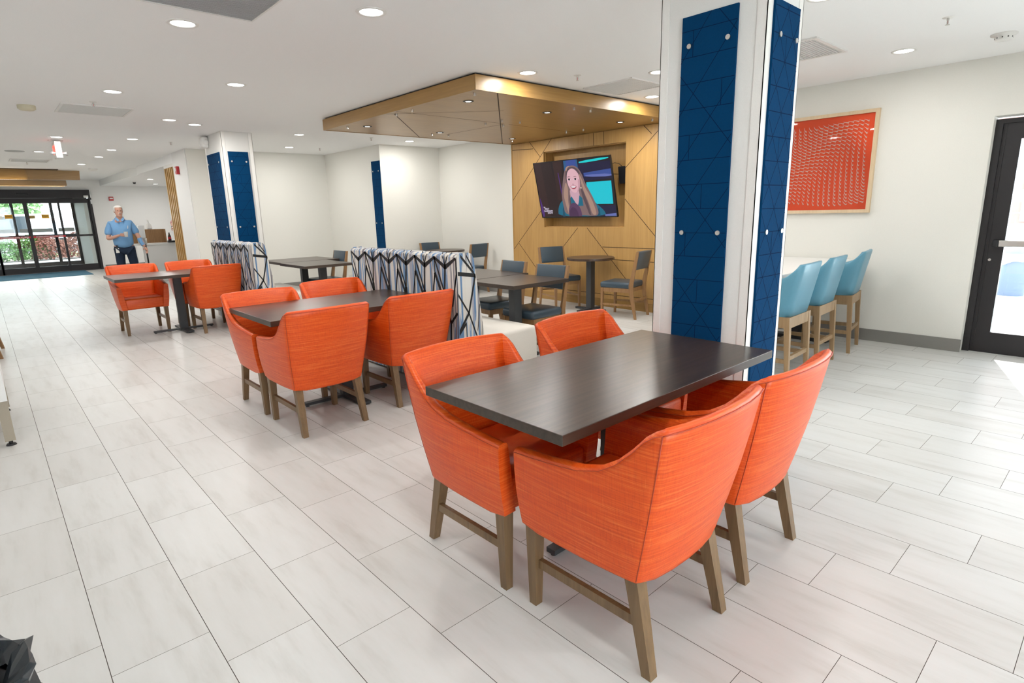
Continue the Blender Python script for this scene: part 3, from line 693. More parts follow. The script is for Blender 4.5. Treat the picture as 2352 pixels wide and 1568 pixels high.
sp('mouth', [(.462, .548), (.50, .556), (.548, .552), (.54, .508), (.508, .492), (.478, .508)], 1); sp('teeth', [(.470, .544), (.50, .549), (.54, .546), (.532, .522), (.505, .515), (.48, .522)], 1)
el('ear', .603, .51, .007, .016)
el('mic', .478, .04, .088, .21); el('mic2', .46, .02, .06, .15); 
# keep the microphone inside the picture
q.v = [v if (Vector(v).dot(vv) > -SH/2+.003) else tuple(Vector(v)+vv*(-SH/2+.004-Vector(v).dot(vv))) for v in q.v]
scr = q.build('screen', [SM[k] for k in keys], tv)
LW = emit('screen_lettering', (.55, .50, .62), 1.0)
erot = mtv.to_euler()
for s, u, v in (('THE', -.675, -.265), ('KELLY', -.625, -.29), ('CLARKSON', -.598, -.325), ('SHOW', -.562, -.358)):
    text(s, .036 if s != 'THE' else .018, T(u, v, .0065), erot, LW, scr, xs=1.0, bold=.0012, ex=.0003)
q = MB(); q.box((-.03, -.07, -.12), (.03, .07, .12), bev=.008); s_ = q.build('media_box', M['black'], None, (6.98, 5.22, 1.93)); s_.rotation_euler = (0, -.15, 0); tag(s_, 'small black box mounted in the niche beside the television', 'speaker')
q = MB(); q.tube([(0, .02, .12), (-.02, .05, .16), (-.03, .12, .18), (0, .20, .16)], .004); q.build('cable', M['black'], s_)

# ------------------------------------------------------------------ oak ceiling canopy
KX0, KX1, KY0, KY1, KZ0, KZ1 = 3.55, 6.93, 4.32, 7.48, 2.55, 2.682
t = thing('ceiling_canopy', 'square oak canopy hanging under the ceiling over the television corner', 'ceiling canopy', (5.24, 5.9, KZ0))
iv = Vector((-5.24, -5.9, -KZ0))
q = MB(); q.box(off((KX0+.03, KY0+.03, KZ1)), off((KX1, KY1-.03, 2.70))); q.build('shadow_gap', M['black'], t)
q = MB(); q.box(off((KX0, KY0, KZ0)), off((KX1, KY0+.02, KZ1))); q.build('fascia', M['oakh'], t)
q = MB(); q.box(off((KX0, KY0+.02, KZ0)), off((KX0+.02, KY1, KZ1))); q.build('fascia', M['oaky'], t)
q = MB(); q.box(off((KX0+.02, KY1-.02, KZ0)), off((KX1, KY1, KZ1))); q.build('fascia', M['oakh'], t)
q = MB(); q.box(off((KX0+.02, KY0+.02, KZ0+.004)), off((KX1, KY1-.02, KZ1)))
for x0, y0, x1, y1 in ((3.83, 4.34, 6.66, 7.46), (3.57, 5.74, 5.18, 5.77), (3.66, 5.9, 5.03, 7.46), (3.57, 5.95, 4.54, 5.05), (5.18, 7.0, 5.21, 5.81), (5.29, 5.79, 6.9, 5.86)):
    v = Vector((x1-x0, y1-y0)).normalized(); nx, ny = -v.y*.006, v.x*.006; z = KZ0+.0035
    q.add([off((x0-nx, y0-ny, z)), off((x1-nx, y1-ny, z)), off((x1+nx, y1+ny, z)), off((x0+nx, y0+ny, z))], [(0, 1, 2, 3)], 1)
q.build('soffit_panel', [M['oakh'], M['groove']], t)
for x, y in ((3.65, 4.46), (3.66, 5.54), (3.66, 5.86), (3.66, 7.03), (4.95, 7.03), (5.23, 7.02), (4.94, 5.84), (4.95, 5.54), (5.24, 5.84), (5.25, 5.54), (5.05, 4.46), (5.33, 4.46), (6.48, 5.55), (6.48, 5.87), (6.54, 4.46), (6.48, 7.02)):
    q = MB(); q.cyl(off((x, y, KZ0+.004)), off((x, y, KZ0-.022)), .013, n=14); q.build('standoff_bolt', M['chrome'], t)

# ------------------------------------------------------------------ ceiling lights
def area(parent, loc, power, r, spread=PI, col=(1, .985, .95)):
    l = bpy.data.lights.new('bulb', 'AREA'); l.shape = 'DISK'; l.size = 2*r; l.energy = power; l.color = col; l.spread = spread
    o = bpy.data.objects.new('bulb', l); COL.objects.link(o); o.location = loc; o.parent = parent; return o
def downlight(x, y, z, label, power, r=.07, group='round ceiling downlights', mt='lamp', ring='plastic'):
    t = thing('downlight', label, 'ceiling light', (x, y, z), group=group)
    q = MB(); q.lathe([(r, -.001), (r+.004, -.006), (r+.022, -.005), (r+.026, 0)], n=28); q.build('trim_ring', M[ring], t)
    q = MB(); q.lathe([(0, -.003), (r, -.003)], n=28, smooth=False); q.build('diffuser', M[mt], t)
    area(t, (0, 0, -.010), power, r*.9)
DL = [(1.20, 4.41, 'round ceiling downlight nearest the camera on the left, beside the large grille'), (2.04, 3.48, 'round ceiling downlight above the space between the two nearest orange chair tables'),
 (1.20, 7.04, 'round ceiling downlight just in front of the long ceiling vent'), (2.04, 6.06, 'round ceiling downlight above the floor beyond the middle table'),
 (2.03, 8.61, 'round ceiling downlight left of the far blue column, next to a dimmer one'), (2.39, 8.87, 'ceiling downlight with a wide rim closest to the far blue column'),
 (1.09, 11.12, 'round ceiling downlight right above the exit sign'), (2.01, 10.88, 'round ceiling downlight behind the pair near the far column'),
 (1.04, 13.54, 'round ceiling downlight left of the exit sign, second row of the lobby'), (2.0, 12.69, 'first of three receding lobby downlights in front of the soffit'),
 (2.0, 14.15, 'middle one of the three receding lobby downlights in front of the soffit'), (1.93, 16.1, 'farthest of the three receding lobby downlights, near the wood pendant'),
 (3.93, 9.13, 'nearer of the two downlights over the back seating area, left of the canopy'), (4.46, 10.86, 'farther of the two downlights over the back seating area, left of the canopy'),
 (5.85, 9.0, 'round ceiling downlight seen under the far edge of the oak canopy'), (3.97, 4.07, 'round ceiling downlight shining on the corner of the oak canopy'),
 (4.95, 3.32, 'round ceiling downlight half hidden by the left edge of the near column'), (5.95, 4.07, 'round ceiling downlight in front of the right end of the oak canopy'),
 (6.02, 1.62, 'round ceiling downlight over the bar stools, left of the smoke detector'), (4.06, 1.56, 'round ceiling downlight at the top edge right of the near column')]
for x, y, lb in DL: downlight(x, y, CZ, lb, LAMP_W*(1.15 if x > 3.5 and y > 8.5 else .75 if y > 10 else .6 if x > 6 else 1))
for x, y in ((.9, 1.2), (2.0, -.6), (4.4, -1.2), (-.8, 3.2), (-1.4, 7.0), (-1.4, 11.0)): downlight(x, y, CZ, 'added unseen ceiling downlight outside the picture', LAMP_W)  # unseen lamps, added for the light they give
for x, y, lb in ((3.6, 18.1, 'left one of two downlights in the low ceiling over the front desk'), (3.95, 17.6, 'right one of two downlights in the low ceiling over the front desk')): downlight(x, y, 2.52, lb, LAMP_W*1.3)
for x, y in ((5.3, 18.2), (5.3, 15.5), (4.2, 20.5)): downlight(x, y, 2.52, 'added fill downlight over the front desk, hidden behind the slat screen', LAMP_W*1.3)  # extra hidden lamps added to brighten the lobby around the desk
for i, (x, y, lb) in enumerate(((3.86, 4.82, 'small recessed canopy spotlight nearest the canopy corner'), (3.86, 6.88, 'small recessed canopy spotlight at the far left end'), (4.98, 6.88, 'small recessed canopy spotlight in the middle of the far edge'),
        (6.33, 6.86, 'small recessed canopy spotlight above the left edge of the oak wall'), (5.03, 4.85, 'small recessed canopy spotlight in the middle of the front edge'), (6.38, 4.84, 'small recessed canopy spotlight right above the television'))):
    downlight(x, y, KZ0+.003, lb, 9, r=.030, group='small spotlights in the oak canopy', mt='spot', ring='black')

# vents
def vent(x0, x1, y0, y1, label, fr=.02, n=24, perf=False):
    mg = [M['grille_dk'], M['grille']] if perf else [M['grille'], M['plastic']]
    t = thing('ceiling_vent', label, 'vent', ((x0+x1)/2, (y0+y1)/2, CZ), group='ceiling vents'); w, d = (x1-x0)/2, (y1-y0)/2
    q = MB(); q.box((-w, -d, -.012), (w, -d+fr, 0)); q.box((-w, d-fr, -.012), (w, d, 0)); q.box((-w, -d+fr, -.012), (-w+fr, d-fr, 0)); q.box((w-fr, -d+fr, -.012), (w, d-fr, 0)); q.build('frame', M['plastic'], t)
    q = MB(); q.box((-w+fr, -d+fr, -.002), (w-fr, d-fr, -.001)); 
    for i in range(n):
        y = -d+fr+(i+.5)*(2*d-2*fr)/n; q.box((-w+fr, y-.003, -.009), (w-fr, y+.003, -.002), 1)
    q.build('grille', mg, t)
vent(.60, 1.525, 3.05, 4.085, 'large grey perforated ceiling grille at the top edge', .012, 60, True)
vent(.87, 1.54, 7.95, 8.59, 'rectangular ceiling vent beside the sprinkler, left side of the lobby', .025, 30)
vent(.70, 1.33, 15.2, 15.8, 'distant rectangular ceiling vent in front of the wood pendant', .03, 20)
vent(4.94, 5.60, 1.92, 2.28+.3, 'square ceiling vent right of the near column', .03, 24)
vent(4.92, 5.50, 3.60, 4.22, 'pale square ceiling vent left of the near column, by the canopy', .01, 24)
# sprinklers
def sprinkler(x, y, z, label):
    t = thing('sprinkler', label, 'sprinkler', (x, y, z), group='ceiling sprinklers')
    q = MB(); q.lathe([(0, -.003), (.028, -.004), (.036, 0)], n=20); q.build('escutcheon', M['plastic'], t)
    q = MB(); q.cyl((0, 0, 0), (0, 0, -.018), .008, n=10); q.tube([(-.008, 0, -.018), (-.016, 0, -.03), (-.006, 0, -.045)], .003, 6); q.tube([(.008, 0, -.018), (.016, 0, -.03), (.006, 0, -.045)], .003, 6); q.build('frame_arms', M['chrome'], t)
    q = MB(); q.cyl((0, 0, -.02), (0, 0, -.042), .0022, n=8); q.build('glass_bulb', M['red'], t)
    q = MB(); q.cyl((0, 0, -.045), (0, 0, -.048), .014, n=14); q.build('deflector', M['chrome'], t)
for x, y, lb in ((1.13, 7.75, 'sprinkler head just above the long lobby vent'), (2.57, 11.02, 'sprinkler head left of the far blue column'), (5.05, 8.91, 'sprinkler head below the far left corner of the canopy'), (4.99, 10.74, 'sprinkler head over the back seating, nearest the back wall'),
                 (4.43, 3.87, 'sprinkler head between the near downlight and the pale square vent'), (5.22, 1.16, 'large sprinkler head at the upper right, left of the smoke detector'), (1.45, 13.67, 'tiny sprinkler head under the second row of lobby lights'), (.99, 15.93, 'tiny sprinkler head above the wood pendant')):
    sprinkler(x, y, CZ, lb)
t = thing('smoke_detector', 'white round smoke detector on the ceiling at the upper right', 'smoke detector', (6.08, .975, CZ))
q = MB(); q.lathe([(.085, 0), (.085, -.008), (.06, -.015), (.055, -.04), (.045, -.048), (0, -.048)], n=28); q.build('housing', M['plastic'], t)
q = MB()
for a in range(10):
    an = a*PI/5; c, s = math.cos(an)*.0575, math.sin(an)*.0575; q.cyl((c*.96, s*.96, -.03), (c*1.01, s*1.01, -.03), .005, n=6)
q.build('vent_slot', M['black'], t)
t = thing('heat_detector', 'yellowed round detector on the ceiling left of the long vent', 'smoke detector', (.61, 8.35, CZ))
q = MB(); q.lathe([(.08, 0), (.08, -.035), (.06, -.05), (0, -.05)], n=24); q.build('housing', M['cream_pl'], t)
t = thing('smoke_detector', 'small white detector on the lobby ceiling near the end of the wood pendant', 'smoke detector', (2.3, 17.4, CZ))
q = MB(); q.lathe([(.09, 0), (.09, -.015), (.06, -.05), (0, -.05)], n=20); q.build('housing', M['plastic'], t)
t = thing('ceiling_speaker', 'flat grey round speaker on the lobby ceiling at the far left', 'speaker', (.71, 13.6, CZ))
q = MB(); q.lathe([(0, -.008), (.13, -.008), (.14, 0)], n=24); q.build('speaker_grille', M['grille'], t)
t = thing('security_camera', 'small black dome camera under the front desk soffit', 'security camera', (3.46, 19.4, 2.52))
q = MB(); q.lathe([(.05, 0), (.05, -.02), (0, -.02)], n=18); q.build('mount', M['plastic'], t)
q = MB(); q.lathe([(.04, -.02), (.035, -.045), (.02, -.06), (0, -.065)], n=18); q.build('dome', M['black'], t)
# exit sign, seen end on
t = thing('exit_sign', 'red lit EXIT sign hanging from the lobby ceiling with two emergency lamps', 'exit sign', (1.12, 11.6, CZ))
q = MB(); q.box((-.09, -.06, -.012), (.09, .06, 0)); q.build('canopy_plate', M['plastic'], t)
q = MB(); q.box((-.04, -.17, -.27), (.04, .17, -.03), bev=.006); q.build('housing', M['plastic'], t)
EX = emit('exit_red', (1, .05, .03), 3.0)
for s in (-1, 1):
    text('EXIT', .17, (s*.042, 0, -.15), (PI/2, 0, s*PI/2), EX, t, bold=.003, xs=.8)
    q = MB(); q.cyl((s*.04, -.1, -.2), (s*.10, -.13, -.2), .014, .022, n=14); q.build('emergency_lamp', M['grille'], t)
# wood pendant over the lobby
t = thing('wood_pendant', 'cluster of angled oak beams with lit undersides hanging over the lobby', 'pendant light', (0, 18, CZ))
q = MB(); q.box((-2.4, -.2, -.012), (1.66, 1.1, 0)); q.build('dark_recess', M['groove'], t)
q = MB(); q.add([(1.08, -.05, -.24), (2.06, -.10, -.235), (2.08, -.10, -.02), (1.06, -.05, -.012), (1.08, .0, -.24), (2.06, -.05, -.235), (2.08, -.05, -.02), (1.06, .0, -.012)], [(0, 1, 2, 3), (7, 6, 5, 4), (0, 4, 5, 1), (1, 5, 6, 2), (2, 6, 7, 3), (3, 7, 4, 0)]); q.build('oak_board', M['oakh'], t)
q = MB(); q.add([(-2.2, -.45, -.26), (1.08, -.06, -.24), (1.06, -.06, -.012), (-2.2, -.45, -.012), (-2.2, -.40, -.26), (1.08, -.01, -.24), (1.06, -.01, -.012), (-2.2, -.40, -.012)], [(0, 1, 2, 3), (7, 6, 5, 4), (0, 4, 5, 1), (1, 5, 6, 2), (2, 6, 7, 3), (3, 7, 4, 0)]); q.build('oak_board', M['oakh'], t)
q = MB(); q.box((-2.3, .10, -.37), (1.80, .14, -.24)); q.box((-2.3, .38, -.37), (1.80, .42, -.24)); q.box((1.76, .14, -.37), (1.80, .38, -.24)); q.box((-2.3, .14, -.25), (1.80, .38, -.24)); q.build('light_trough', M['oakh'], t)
WL = emit('warm_strip', (1, .90, .70), 3.5)
q = MB(); q.box((-2.25, .15, -.352), (1.75, .37, -.345)); q.build('light_strip', WL, t)
q = MB(); q.add([(.62, -.02, -.238), (1.06, -.02, -.238), (1.04, -.14, -.245), (.40, -.20, -.25)], [(0, 1, 2, 3)]); q.build('light_strip', WL, t)
l = bpy.data.lights.new('bulb', 'AREA'); l.shape = 'RECTANGLE'; l.size = 3.9; l.size_y = .2; l.energy = 60; l.color = (1, .92, .8)
o = bpy.data.objects.new('bulb', l); COL.objects.link(o); o.location = (-.2, .26, -.36); o.parent = t

# ------------------------------------------------------------------ framed artwork
t = thing('framed_artwork', 'square orange cut-paper artwork in a pale ash frame on the right wall', 'picture', (WX, 2.42, 1.87))
AY0, AY1, AZ0, AZ1 = -.415, .60, -.515, .515     # local y, z
q = MB(); f = .035
q.box((-.04, AY0, AZ0), (0, AY0+f, AZ1)); q.box((-.04, AY1-f, AZ0), (0, AY1, AZ1)); q.box((-.04, AY0+f, AZ0), (0, AY1-f, AZ0+f)); q.box((-.04, AY0+f, AZ1-f), (0, AY1-f, AZ1)); q.build('frame', M['frame_ash'], t)
q = MB(); q.box((-.012, AY0+f, AZ0+f), (-.002, AY1-f, AZ1-f))
W2, H2 = (AY1-AY0)-2*f, (AZ1-AZ0)-2*f
nr, nc = 23, 17
for i in range(nc):
    for j in range(nr):
        u = .05+.875*i/(nc-1); v = .085+.83*j/(nr-1)          # u to the viewer's right, v down
        s_ = u+v; ph = 2*PI*(s_-.2)/1.2
        an = math.radians(14+56*(.5+.5*math.cos(ph)))
        u += .012*math.sin(ph); v += .018*math.sin(ph+1.0)
        if not (.025 < u < .96 and .055 < v < .945): continue
        c_, s_n = math.cos(an), math.sin(an)
        L_ = .054*(.8+.3*abs(math.sin(ph*.5+.4))); pts = []
        for k in range(6):
            tt = k/5; x_ = (tt-.5)*L_; d_ = .007*(1-(2*tt-1)**2)*(.4+.6*math.sin(ph+.6))
            pts.append((x_*c_+d_*s_n*0+d_*c_*0-d_*s_n, x_*s_n+d_*c_, .0010+.0052*tt**1.2))
        vs = []
        for px_, pz_, w_ in pts:
            yy = AY1-f-u*W2-px_; zz = AZ1-f-v*H2-pz_
            vs += [(-.0132, yy-w_*s_n, zz+w_*c_), (-.0132, yy+w_*s_n, zz-w_*c_)]
        q.add(vs, [(2*k, 2*k+1, 2*k+3, 2*k+2) for k in range(5)], 1)
        px_, pz_, w_ = pts[-1]; yy = AY1-f-u*W2-px_; zz = AZ1-f-v*H2-pz_
        q.add([(-.0132, yy-.001, zz-.003), (-.0132, yy+.005, zz), (-.0132, yy-.003*s_n-.001, zz+.020)], [(0, 1, 2)], 1)
q.build('artwork_sheet', [M['artorange'], M['artwhite']], t)
q = MB(); q.quad((-.027, AY0+f, AZ0+f), (-.027, AY0+f, AZ1-f), (-.027, AY1-f, AZ1-f), (-.027, AY1-f, AZ0+f)); q.build('glazing', M['glass1'], t)
# ------------------------------------------------------------------ orange armchairs
def lerp(a, b, t): return a+(b-a)*t
HALF = [((.290, .290, .636), (.262, .282)), ((.2955, .20, .644), (.264, .20)), ((.299, .09, .655), (.264, .10)), ((.302, -.02, .671), (.263, 0)), ((.303, -.11, .700), (.260, -.075)),
        ((.3035, -.17, .738), (.257, -.12)), ((.303, -.225, .790), (.254, -.155)), ((.302, -.268, .838), (.251, -.185)), ((.300, -.300, .862), (.249, -.203)), ((.296, -.325, .872), (.245, -.215)),
        ((.280, -.338, .876), (.232, -.224)), ((.21, -.358, .878), (.172, -.238)), ((.11, -.374, .880), (.09, -.249)), ((0, -.379, .881), (0, -.252))]
def shell_mesh():
    full = HALF + [((-a[0], a[1], a[2]), (-c[0], c[1])) for a, c in reversed(HALF[:-1])]
    n = len(full); rings = []
    for i, (tp, bt) in enumerate(full):
        a, c = full[max(i-1, 0)][0], full[min(i+1, n-1)][0]
        tx, ty = c[0]-a[0], c[1]-a[1]; l = math.hypot(tx, ty); nx, ny = ty/l, -tx/l       # inward
        if nx*(0-tp[0])+ny*(0-tp[1]) < 0: nx, ny = -nx, -ny
        th = lerp(.050, .032, max(0, min(1, (-.05-tp[1])/.22))); tb = .060
        zb = .325+(.012 if bt[1] > .2 else 0) - (.010 if abs(bt[0]) < .2 and bt[1] < 0 else 0)
        zt = tp[2]; P = []
        for t in (0, .02, .25, .5, .75, .95):
            bul = .009*math.sin(PI*t)
            P.append((lerp(bt[0], tp[0], t)-nx*bul, lerp(bt[1], tp[1], t)-ny*bul, lerp(zb, zt-.012, t)))
        P.append((tp[0]+nx*.001, tp[1]+ny*.001, zt-.010)); P.append((tp[0]+nx*.009, tp[1]+ny*.009, zt-.001)); P.append((tp[0]+nx*th*.5, tp[1]+ny*th*.5, zt+.003))
        P.append((tp[0]+nx*(th-.009), tp[1]+ny*(th-.009), zt-.001)); P.append((tp[0]+nx*th, tp[1]+ny*th, zt-.012))
        for t in (.7, .4, .12): P.append((lerp(bt[0], tp[0], t)+nx*lerp(tb, th, t), lerp(bt[1], tp[1], t)+ny*lerp(tb, th, t), lerp(zb, zt, t)))
        P.append((bt[0]+nx*tb, bt[1]+ny*tb, zb))
        rings.append(P)
    q = MB(); k = len(rings[0]); vs = [p for r in rings for p in r]
    fs = [(i*k+j, (i+1)*k+j, (i+1)*k+(j+1) % k, i*k+(j+1) % k) for i in range(n-1) for j in range(k)]
    q.add(vs, fs, 0, True)
    q.add(rings[0], [tuple(range(k))], 0); q.add(rings[-1], [tuple(reversed(range(k)))], 0)
    return q, full
def make_armchair(label, group):
    t = thing('orange_armchair', label, 'chair', group=group)
    q, full = shell_mesh(); sh = q.build('back_and_arms', M['orange'], t)
    q = MB()
    for s in (1, -1):     # seams: rear corners and outer top edge
        a, c = HALF[9]; q.tube([(s*lerp(c[0], a[0], k)*1.0+s*.0065*math.sin(PI*k)+s*.0005, lerp(c[1], a[1], k)-.0065*math.sin(PI*k)-.0005, lerp(.33, a[2]-.012, k)) for k in (0, .25, .5, .75, 1)], .0018, 6)
    q.tube([(tp[0]*1.001, tp[1]-.002, tp[2]-.011) for tp, bt in full[9:-9]], .0020, 6)
    for s in (1, -1): q.tube([(s*tp[0]+s*.001, tp[1], tp[2]-.011) for tp, bt in HALF[:10]], .0014, 6)
    q.build('seam_piping', M['orange_seam'], t)
    q = MB(); q.box((-.222, -.215, .335), (.222, .272, .475), bev=.022); q.build('seat', M['orange'], t)
    for s in (1, -1):
        q = MB(); q.leg((s*.232, .245, .345), (s*.232, .247, 0), .050, .034); q.build('leg', M['leg'], t)
    for s in (1, -1):
        q = MB(); q.leg((s*.214, -.185, .345), (s*.226, -.262, 0), .050, .036); q.build('leg', M['leg'], t)
    for s in (1, -1):
        q = MB(); q.box((s*.226-.010, -.215, .160), (s*.226+.010, .235, .195)); q.build('stretcher', M['leg'], t)
    return t
G1, G2, G3 = 'orange armchairs at the nearest table', 'orange armchairs at the middle table', 'orange armchairs at the far table'
ch = make_armchair('foremost orange armchair, back turned, left on the near side of the nearest table', G1)
ch.location = (1.575, 1.135, 0)
P2 = PI
AC = [((2.245, 1.150, 0), 0, 'orange armchair, back turned, right of the foremost chair at the nearest table', G1),
 ((1.555, 1.775, 0), P2, 'orange armchair seen from its side, behind the left end of the nearest table', G1),
 ((2.42, 1.83, 0), P2, 'orange armchair behind the nearest table, only its backrest showing beside the column', G1),
 ((1.635, 3.935, 0), 0, 'orange armchair, back turned, at the left near side of the middle table', G2),
 ((2.42, 4.00, 0), 0, 'orange armchair at the middle table whose back touches the patterned banquette', G2),
 ((1.63, 4.59, 0), P2, 'orange armchair at the left far side of the middle table, side turned to the camera', G2),
 ((2.36, 4.80, 0), P2, 'orange armchair behind the middle table, only the backrest showing in front of the banquette', G2),
 ((1.46, 9.02, 0), P2, 'orange armchair at the far table whose seat and arms face the camera', G3),
 ((2.17, 9.05, 0), P2, 'orange armchair half hidden behind another one at the far table, near the desk', G3),
 ((2.21, 8.42, 0), 0, 'orange armchair at the far table with its back turned, against the farther banquette', G3)]
for loc, rz, lb, gp in AC: dup(ch, loc, rz, lb, gp)

# ------------------------------------------------------------------ tables
TZ = .78
def cross_base(parent, cx, cy, ax=.36, ay=.32, w=.05, col=(.095, .06)):
    q = MB(); q.box((cx-ax, cy-w/2, .012), (cx+ax, cy+w/2, .035)); q.box((cx-w/2-.02, cy-ay, .010), (cx+w/2+.02, cy+ay, .03)); 
    for sx, sy in ((ax-.02, 0), (-ax+.02, 0), (0, ay-.02), (0, -ay+.02)): q.cyl((cx+sx, cy+sy, 0), (cx+sx, cy+sy, .012), .014, n=10)
    q.build('base_foot', M['metal_dk'], parent)
    q = MB(); q.box((cx-col[0]/2, cy-col[1]/2, .03), (cx+col[0]/2, cy+col[1]/2, TZ-.04)); q.build('pedestal', M['metal_dk'], parent)
    q = MB(); q.box((cx-.15, cy-.15, TZ-.045), (cx+.15, cy+.15, TZ-.038)); q.build('mounting_plate', M['metal_dk'], parent)
def rtable(x0, x1, y0, y1, label, bases, group=None, z=TZ, name='dining_table', ax=.36):
    cx, cy = (x0+x1)/2, (y0+y1)/2
    t = thing(name, label, 'table', (cx, cy, 0), group=group)
    q = MB(); q.box((x0-cx, y0-cy, z-.038), (x1-cx, y1-cy, z), bev=.002); 
    o = q.build('tabletop', [M['table'], M['tableedge']], t)
    for p in o.data.polygons:
        if abs(p.normal.z) < .5: p.material_index = 1
    for bx, by in bases: cross_base(t, bx-cx, by-cy, ax=ax)
    return t
rtable(1.238, 2.735, 1.143, 1.90, 'dark brown rectangular table nearest to the camera, beside the blue column', [(2.02, 1.55)], ax=.42)
rtable(1.35, 2.735, 3.91, 4.78, 'dark brown rectangular table in the middle, butting against the nearer banquette', [(2.03, 4.29)])
rtable(1.10, 2.50, 8.25, 9.06, 'dark brown rectangular table farthest away, on the left near the entrance', [(1.85, 8.67)])
def prtable(x0, x1, y0, y1, label, px, py, group):
    t = rtable(x0, x1, y0, y1, label, [], group); cx, cy = (x0+x1)/2, (y0+y1)/2
    q = MB(); q.box((px-cx-.05, py-cy-.04, .03), (px-cx+.05, py-cy+.04, TZ-.04)); q.build('pedestal', M['metal_dk'], t)
    q = MB(); q.box((px-cx-.30, py-cy-.03, 0), (px-cx+.30, py-cy+.03, .03)); q.box((px-cx-.03, py-cy-.28, 0), (px-cx+.03, py-cy+.28, .028)); q.build('base_foot', M['metal_dk'], t)
GB = 'small square tables along the banquettes'
prtable(3.60, 4.37, 3.93, 4.64, 'brown square table nearest behind the banquette, with a thick dark pedestal', 3.80, 4.13, GB)
prtable(3.66, 4.50, 4.66, 5.56, 'brown square table pushed against the one nearest behind the banquette', 4.05, 5.1, GB)
prtable(3.28, 4.02, 7.88, 8.80, 'brown square table, front one of the two between the two banquettes', 3.68, 8.22, GB)
prtable(3.32, 4.26, 8.83, 9.68, 'brown square table, rear one of the two between the two banquettes', 3.75, 9.06, GB)
def round_table(x, y, r, z, label):
    t = thing('round_table', label, 'table', (x, y, 0), group='round tables')
    q = MB(); q.lathe([(0, z), (r-.004, z), (r, z-.005), (r, z-.03), (r-.006, z-.036), (0, z-.036)], n=48, smooth=False); q.build('tabletop', M['table2'], t)
    q = MB(); q.box((-.045, -.045, .03), (.045, .045, z-.036)); q.build('pedestal', M['metal_dk'], t)
    q = MB(); q.box((-.27, -.03, .006), (.27, .03, .03)); q.box((-.03, -.27, .006), (.03, .27, .03)); q.build('base_foot', M['metal_dk'], t)
M['table2'] = wood('table_laminate_warm', (.040, .022, .014), (.085, .050, .032), 0, .32)
round_table(6.52, 5.44, .345, .78, 'small round brown table below the television')
round_table(6.42, 8.88, .36, .78, 'small round brown table in the far alcove, mostly hidden by the banquette')

# ------------------------------------------------------------------ blue-grey side chairs
def make_side():
    t = thing('side_chair', '', 'chair')
    q = MB(); q.box((-.225, -.20, .405), (.225, .245, .49), bev=.028); q.build('seat', M['navyvinyl'], t)
    q = MB(); q.box((-.212, .20, .355), (.212, .225, .41)); q.box((-.212, -.195, .355), (.212, -.17, .41)); q.box((-.215, -.19, .355), (-.192, .22, .41)); q.box((.192, -.19, .355), (.215, .22, .41)); q.build('seat_rail', M['legdark'], t)
    for s in (1, -1):
        q = MB(); q.leg((s*.205, .212, .41), (s*.205, .218, 0), .040, .026); q.build('leg', M['legdark'], t)
    for s in (1, -1):
        q = MB(); w = .026
        pts = [(-.285, 0, .030), (-.215, .36, .055), (-.215, .46, .058), (-.300, .90, .032)]   # y, z, depth
        vs = []
        for y, z, d in pts: vs += [(s*.212-w/2, y-d/2, z), (s*.212+w/2, y-d/2, z), (s*.212+w/2, y+d/2, z), (s*.212-w/2, y+d/2, z)]
        fs = [(0, 3, 2, 1), (12, 13, 14, 15)]
        for k in range(3):
            for j in range(4): fs.append((4*k+j, 4*k+(j+1) % 4, 4*k+4+(j+1) % 4, 4*k+4+j))
        q.add(vs, fs); q.build('leg', M['legdark'], t)
    mt = Matrix.Translation((0, -.2525, .66)) @ Matrix.Rotation(-math.atan2(-.085, .44)*1.0, 4, 'X')
    q = MB(); q.box((-.199, -.022, 0), (.199, .026, .245), bev=.013, mat=mt); q.build('backrest_pad', M['navyvinyl'], t)
    for s in (1, -1):
        q = MB(); q.box((s*.205-.009, -.235, .17), (s*.205+.009, .21, .195)); q.build('stretcher', M['legdark'], t)
    q = MB(); q.box((-.2, -.262, .235), (.2, -.245, .26)); q.build('stretcher', M['legdark'], t)
    return t
sc0 = make_side(); used = [False]
GS = 'blue-grey cushioned wooden side chairs'
def side(x, y, face, label):
    rz = math.atan2(-face[0], face[1])
    if not used[0]:
        used[0] = True; sc0.location = (x, y, 0); sc0.rotation_euler = (0, 0, rz); tag(sc0, label, None, GS); return sc0
    return dup(sc0, (x, y, 0), rz, label, GS)
side(4.12, 4.20, (-1, -.02), 'blue-grey side chair nearest to the camera of the pair behind the nearer banquette')
side(4.24, 4.95, (-1, .08), 'blue-grey side chair, left one of the pair behind the nearer banquette')
side(6.45, 4.80, (-.2, .98), 'blue-grey side chair right of the round table under the television, shown from its side')
side(6.50, 6.02, (-.30, -.95), 'blue-grey side chair left of the round table under the television')
side(6.46, 9.16, (0, -1), 'blue-grey side chair in the far alcove whose top shows behind the round table')
side(6.60, 8.42, (-.1, 1), 'blue-grey side chair in the alcove, back to the camera, by the oak wall edge')
side(4.02, 8.88, (-1, 0), 'blue-grey side chair at the paired tables between the banquettes, backrest fully visible')
side(4.04, 8.12, (-1, 0), 'blue-grey side chair mostly hidden behind the end of the nearer banquette')
side(-.34, 9.0, (-1, .25), 'wooden side chair cut off by the left edge of the picture, the farther one')
side(-.37, 8.3, (-1, .25), 'wooden side chair cut off by the left edge of the picture, the nearer one')

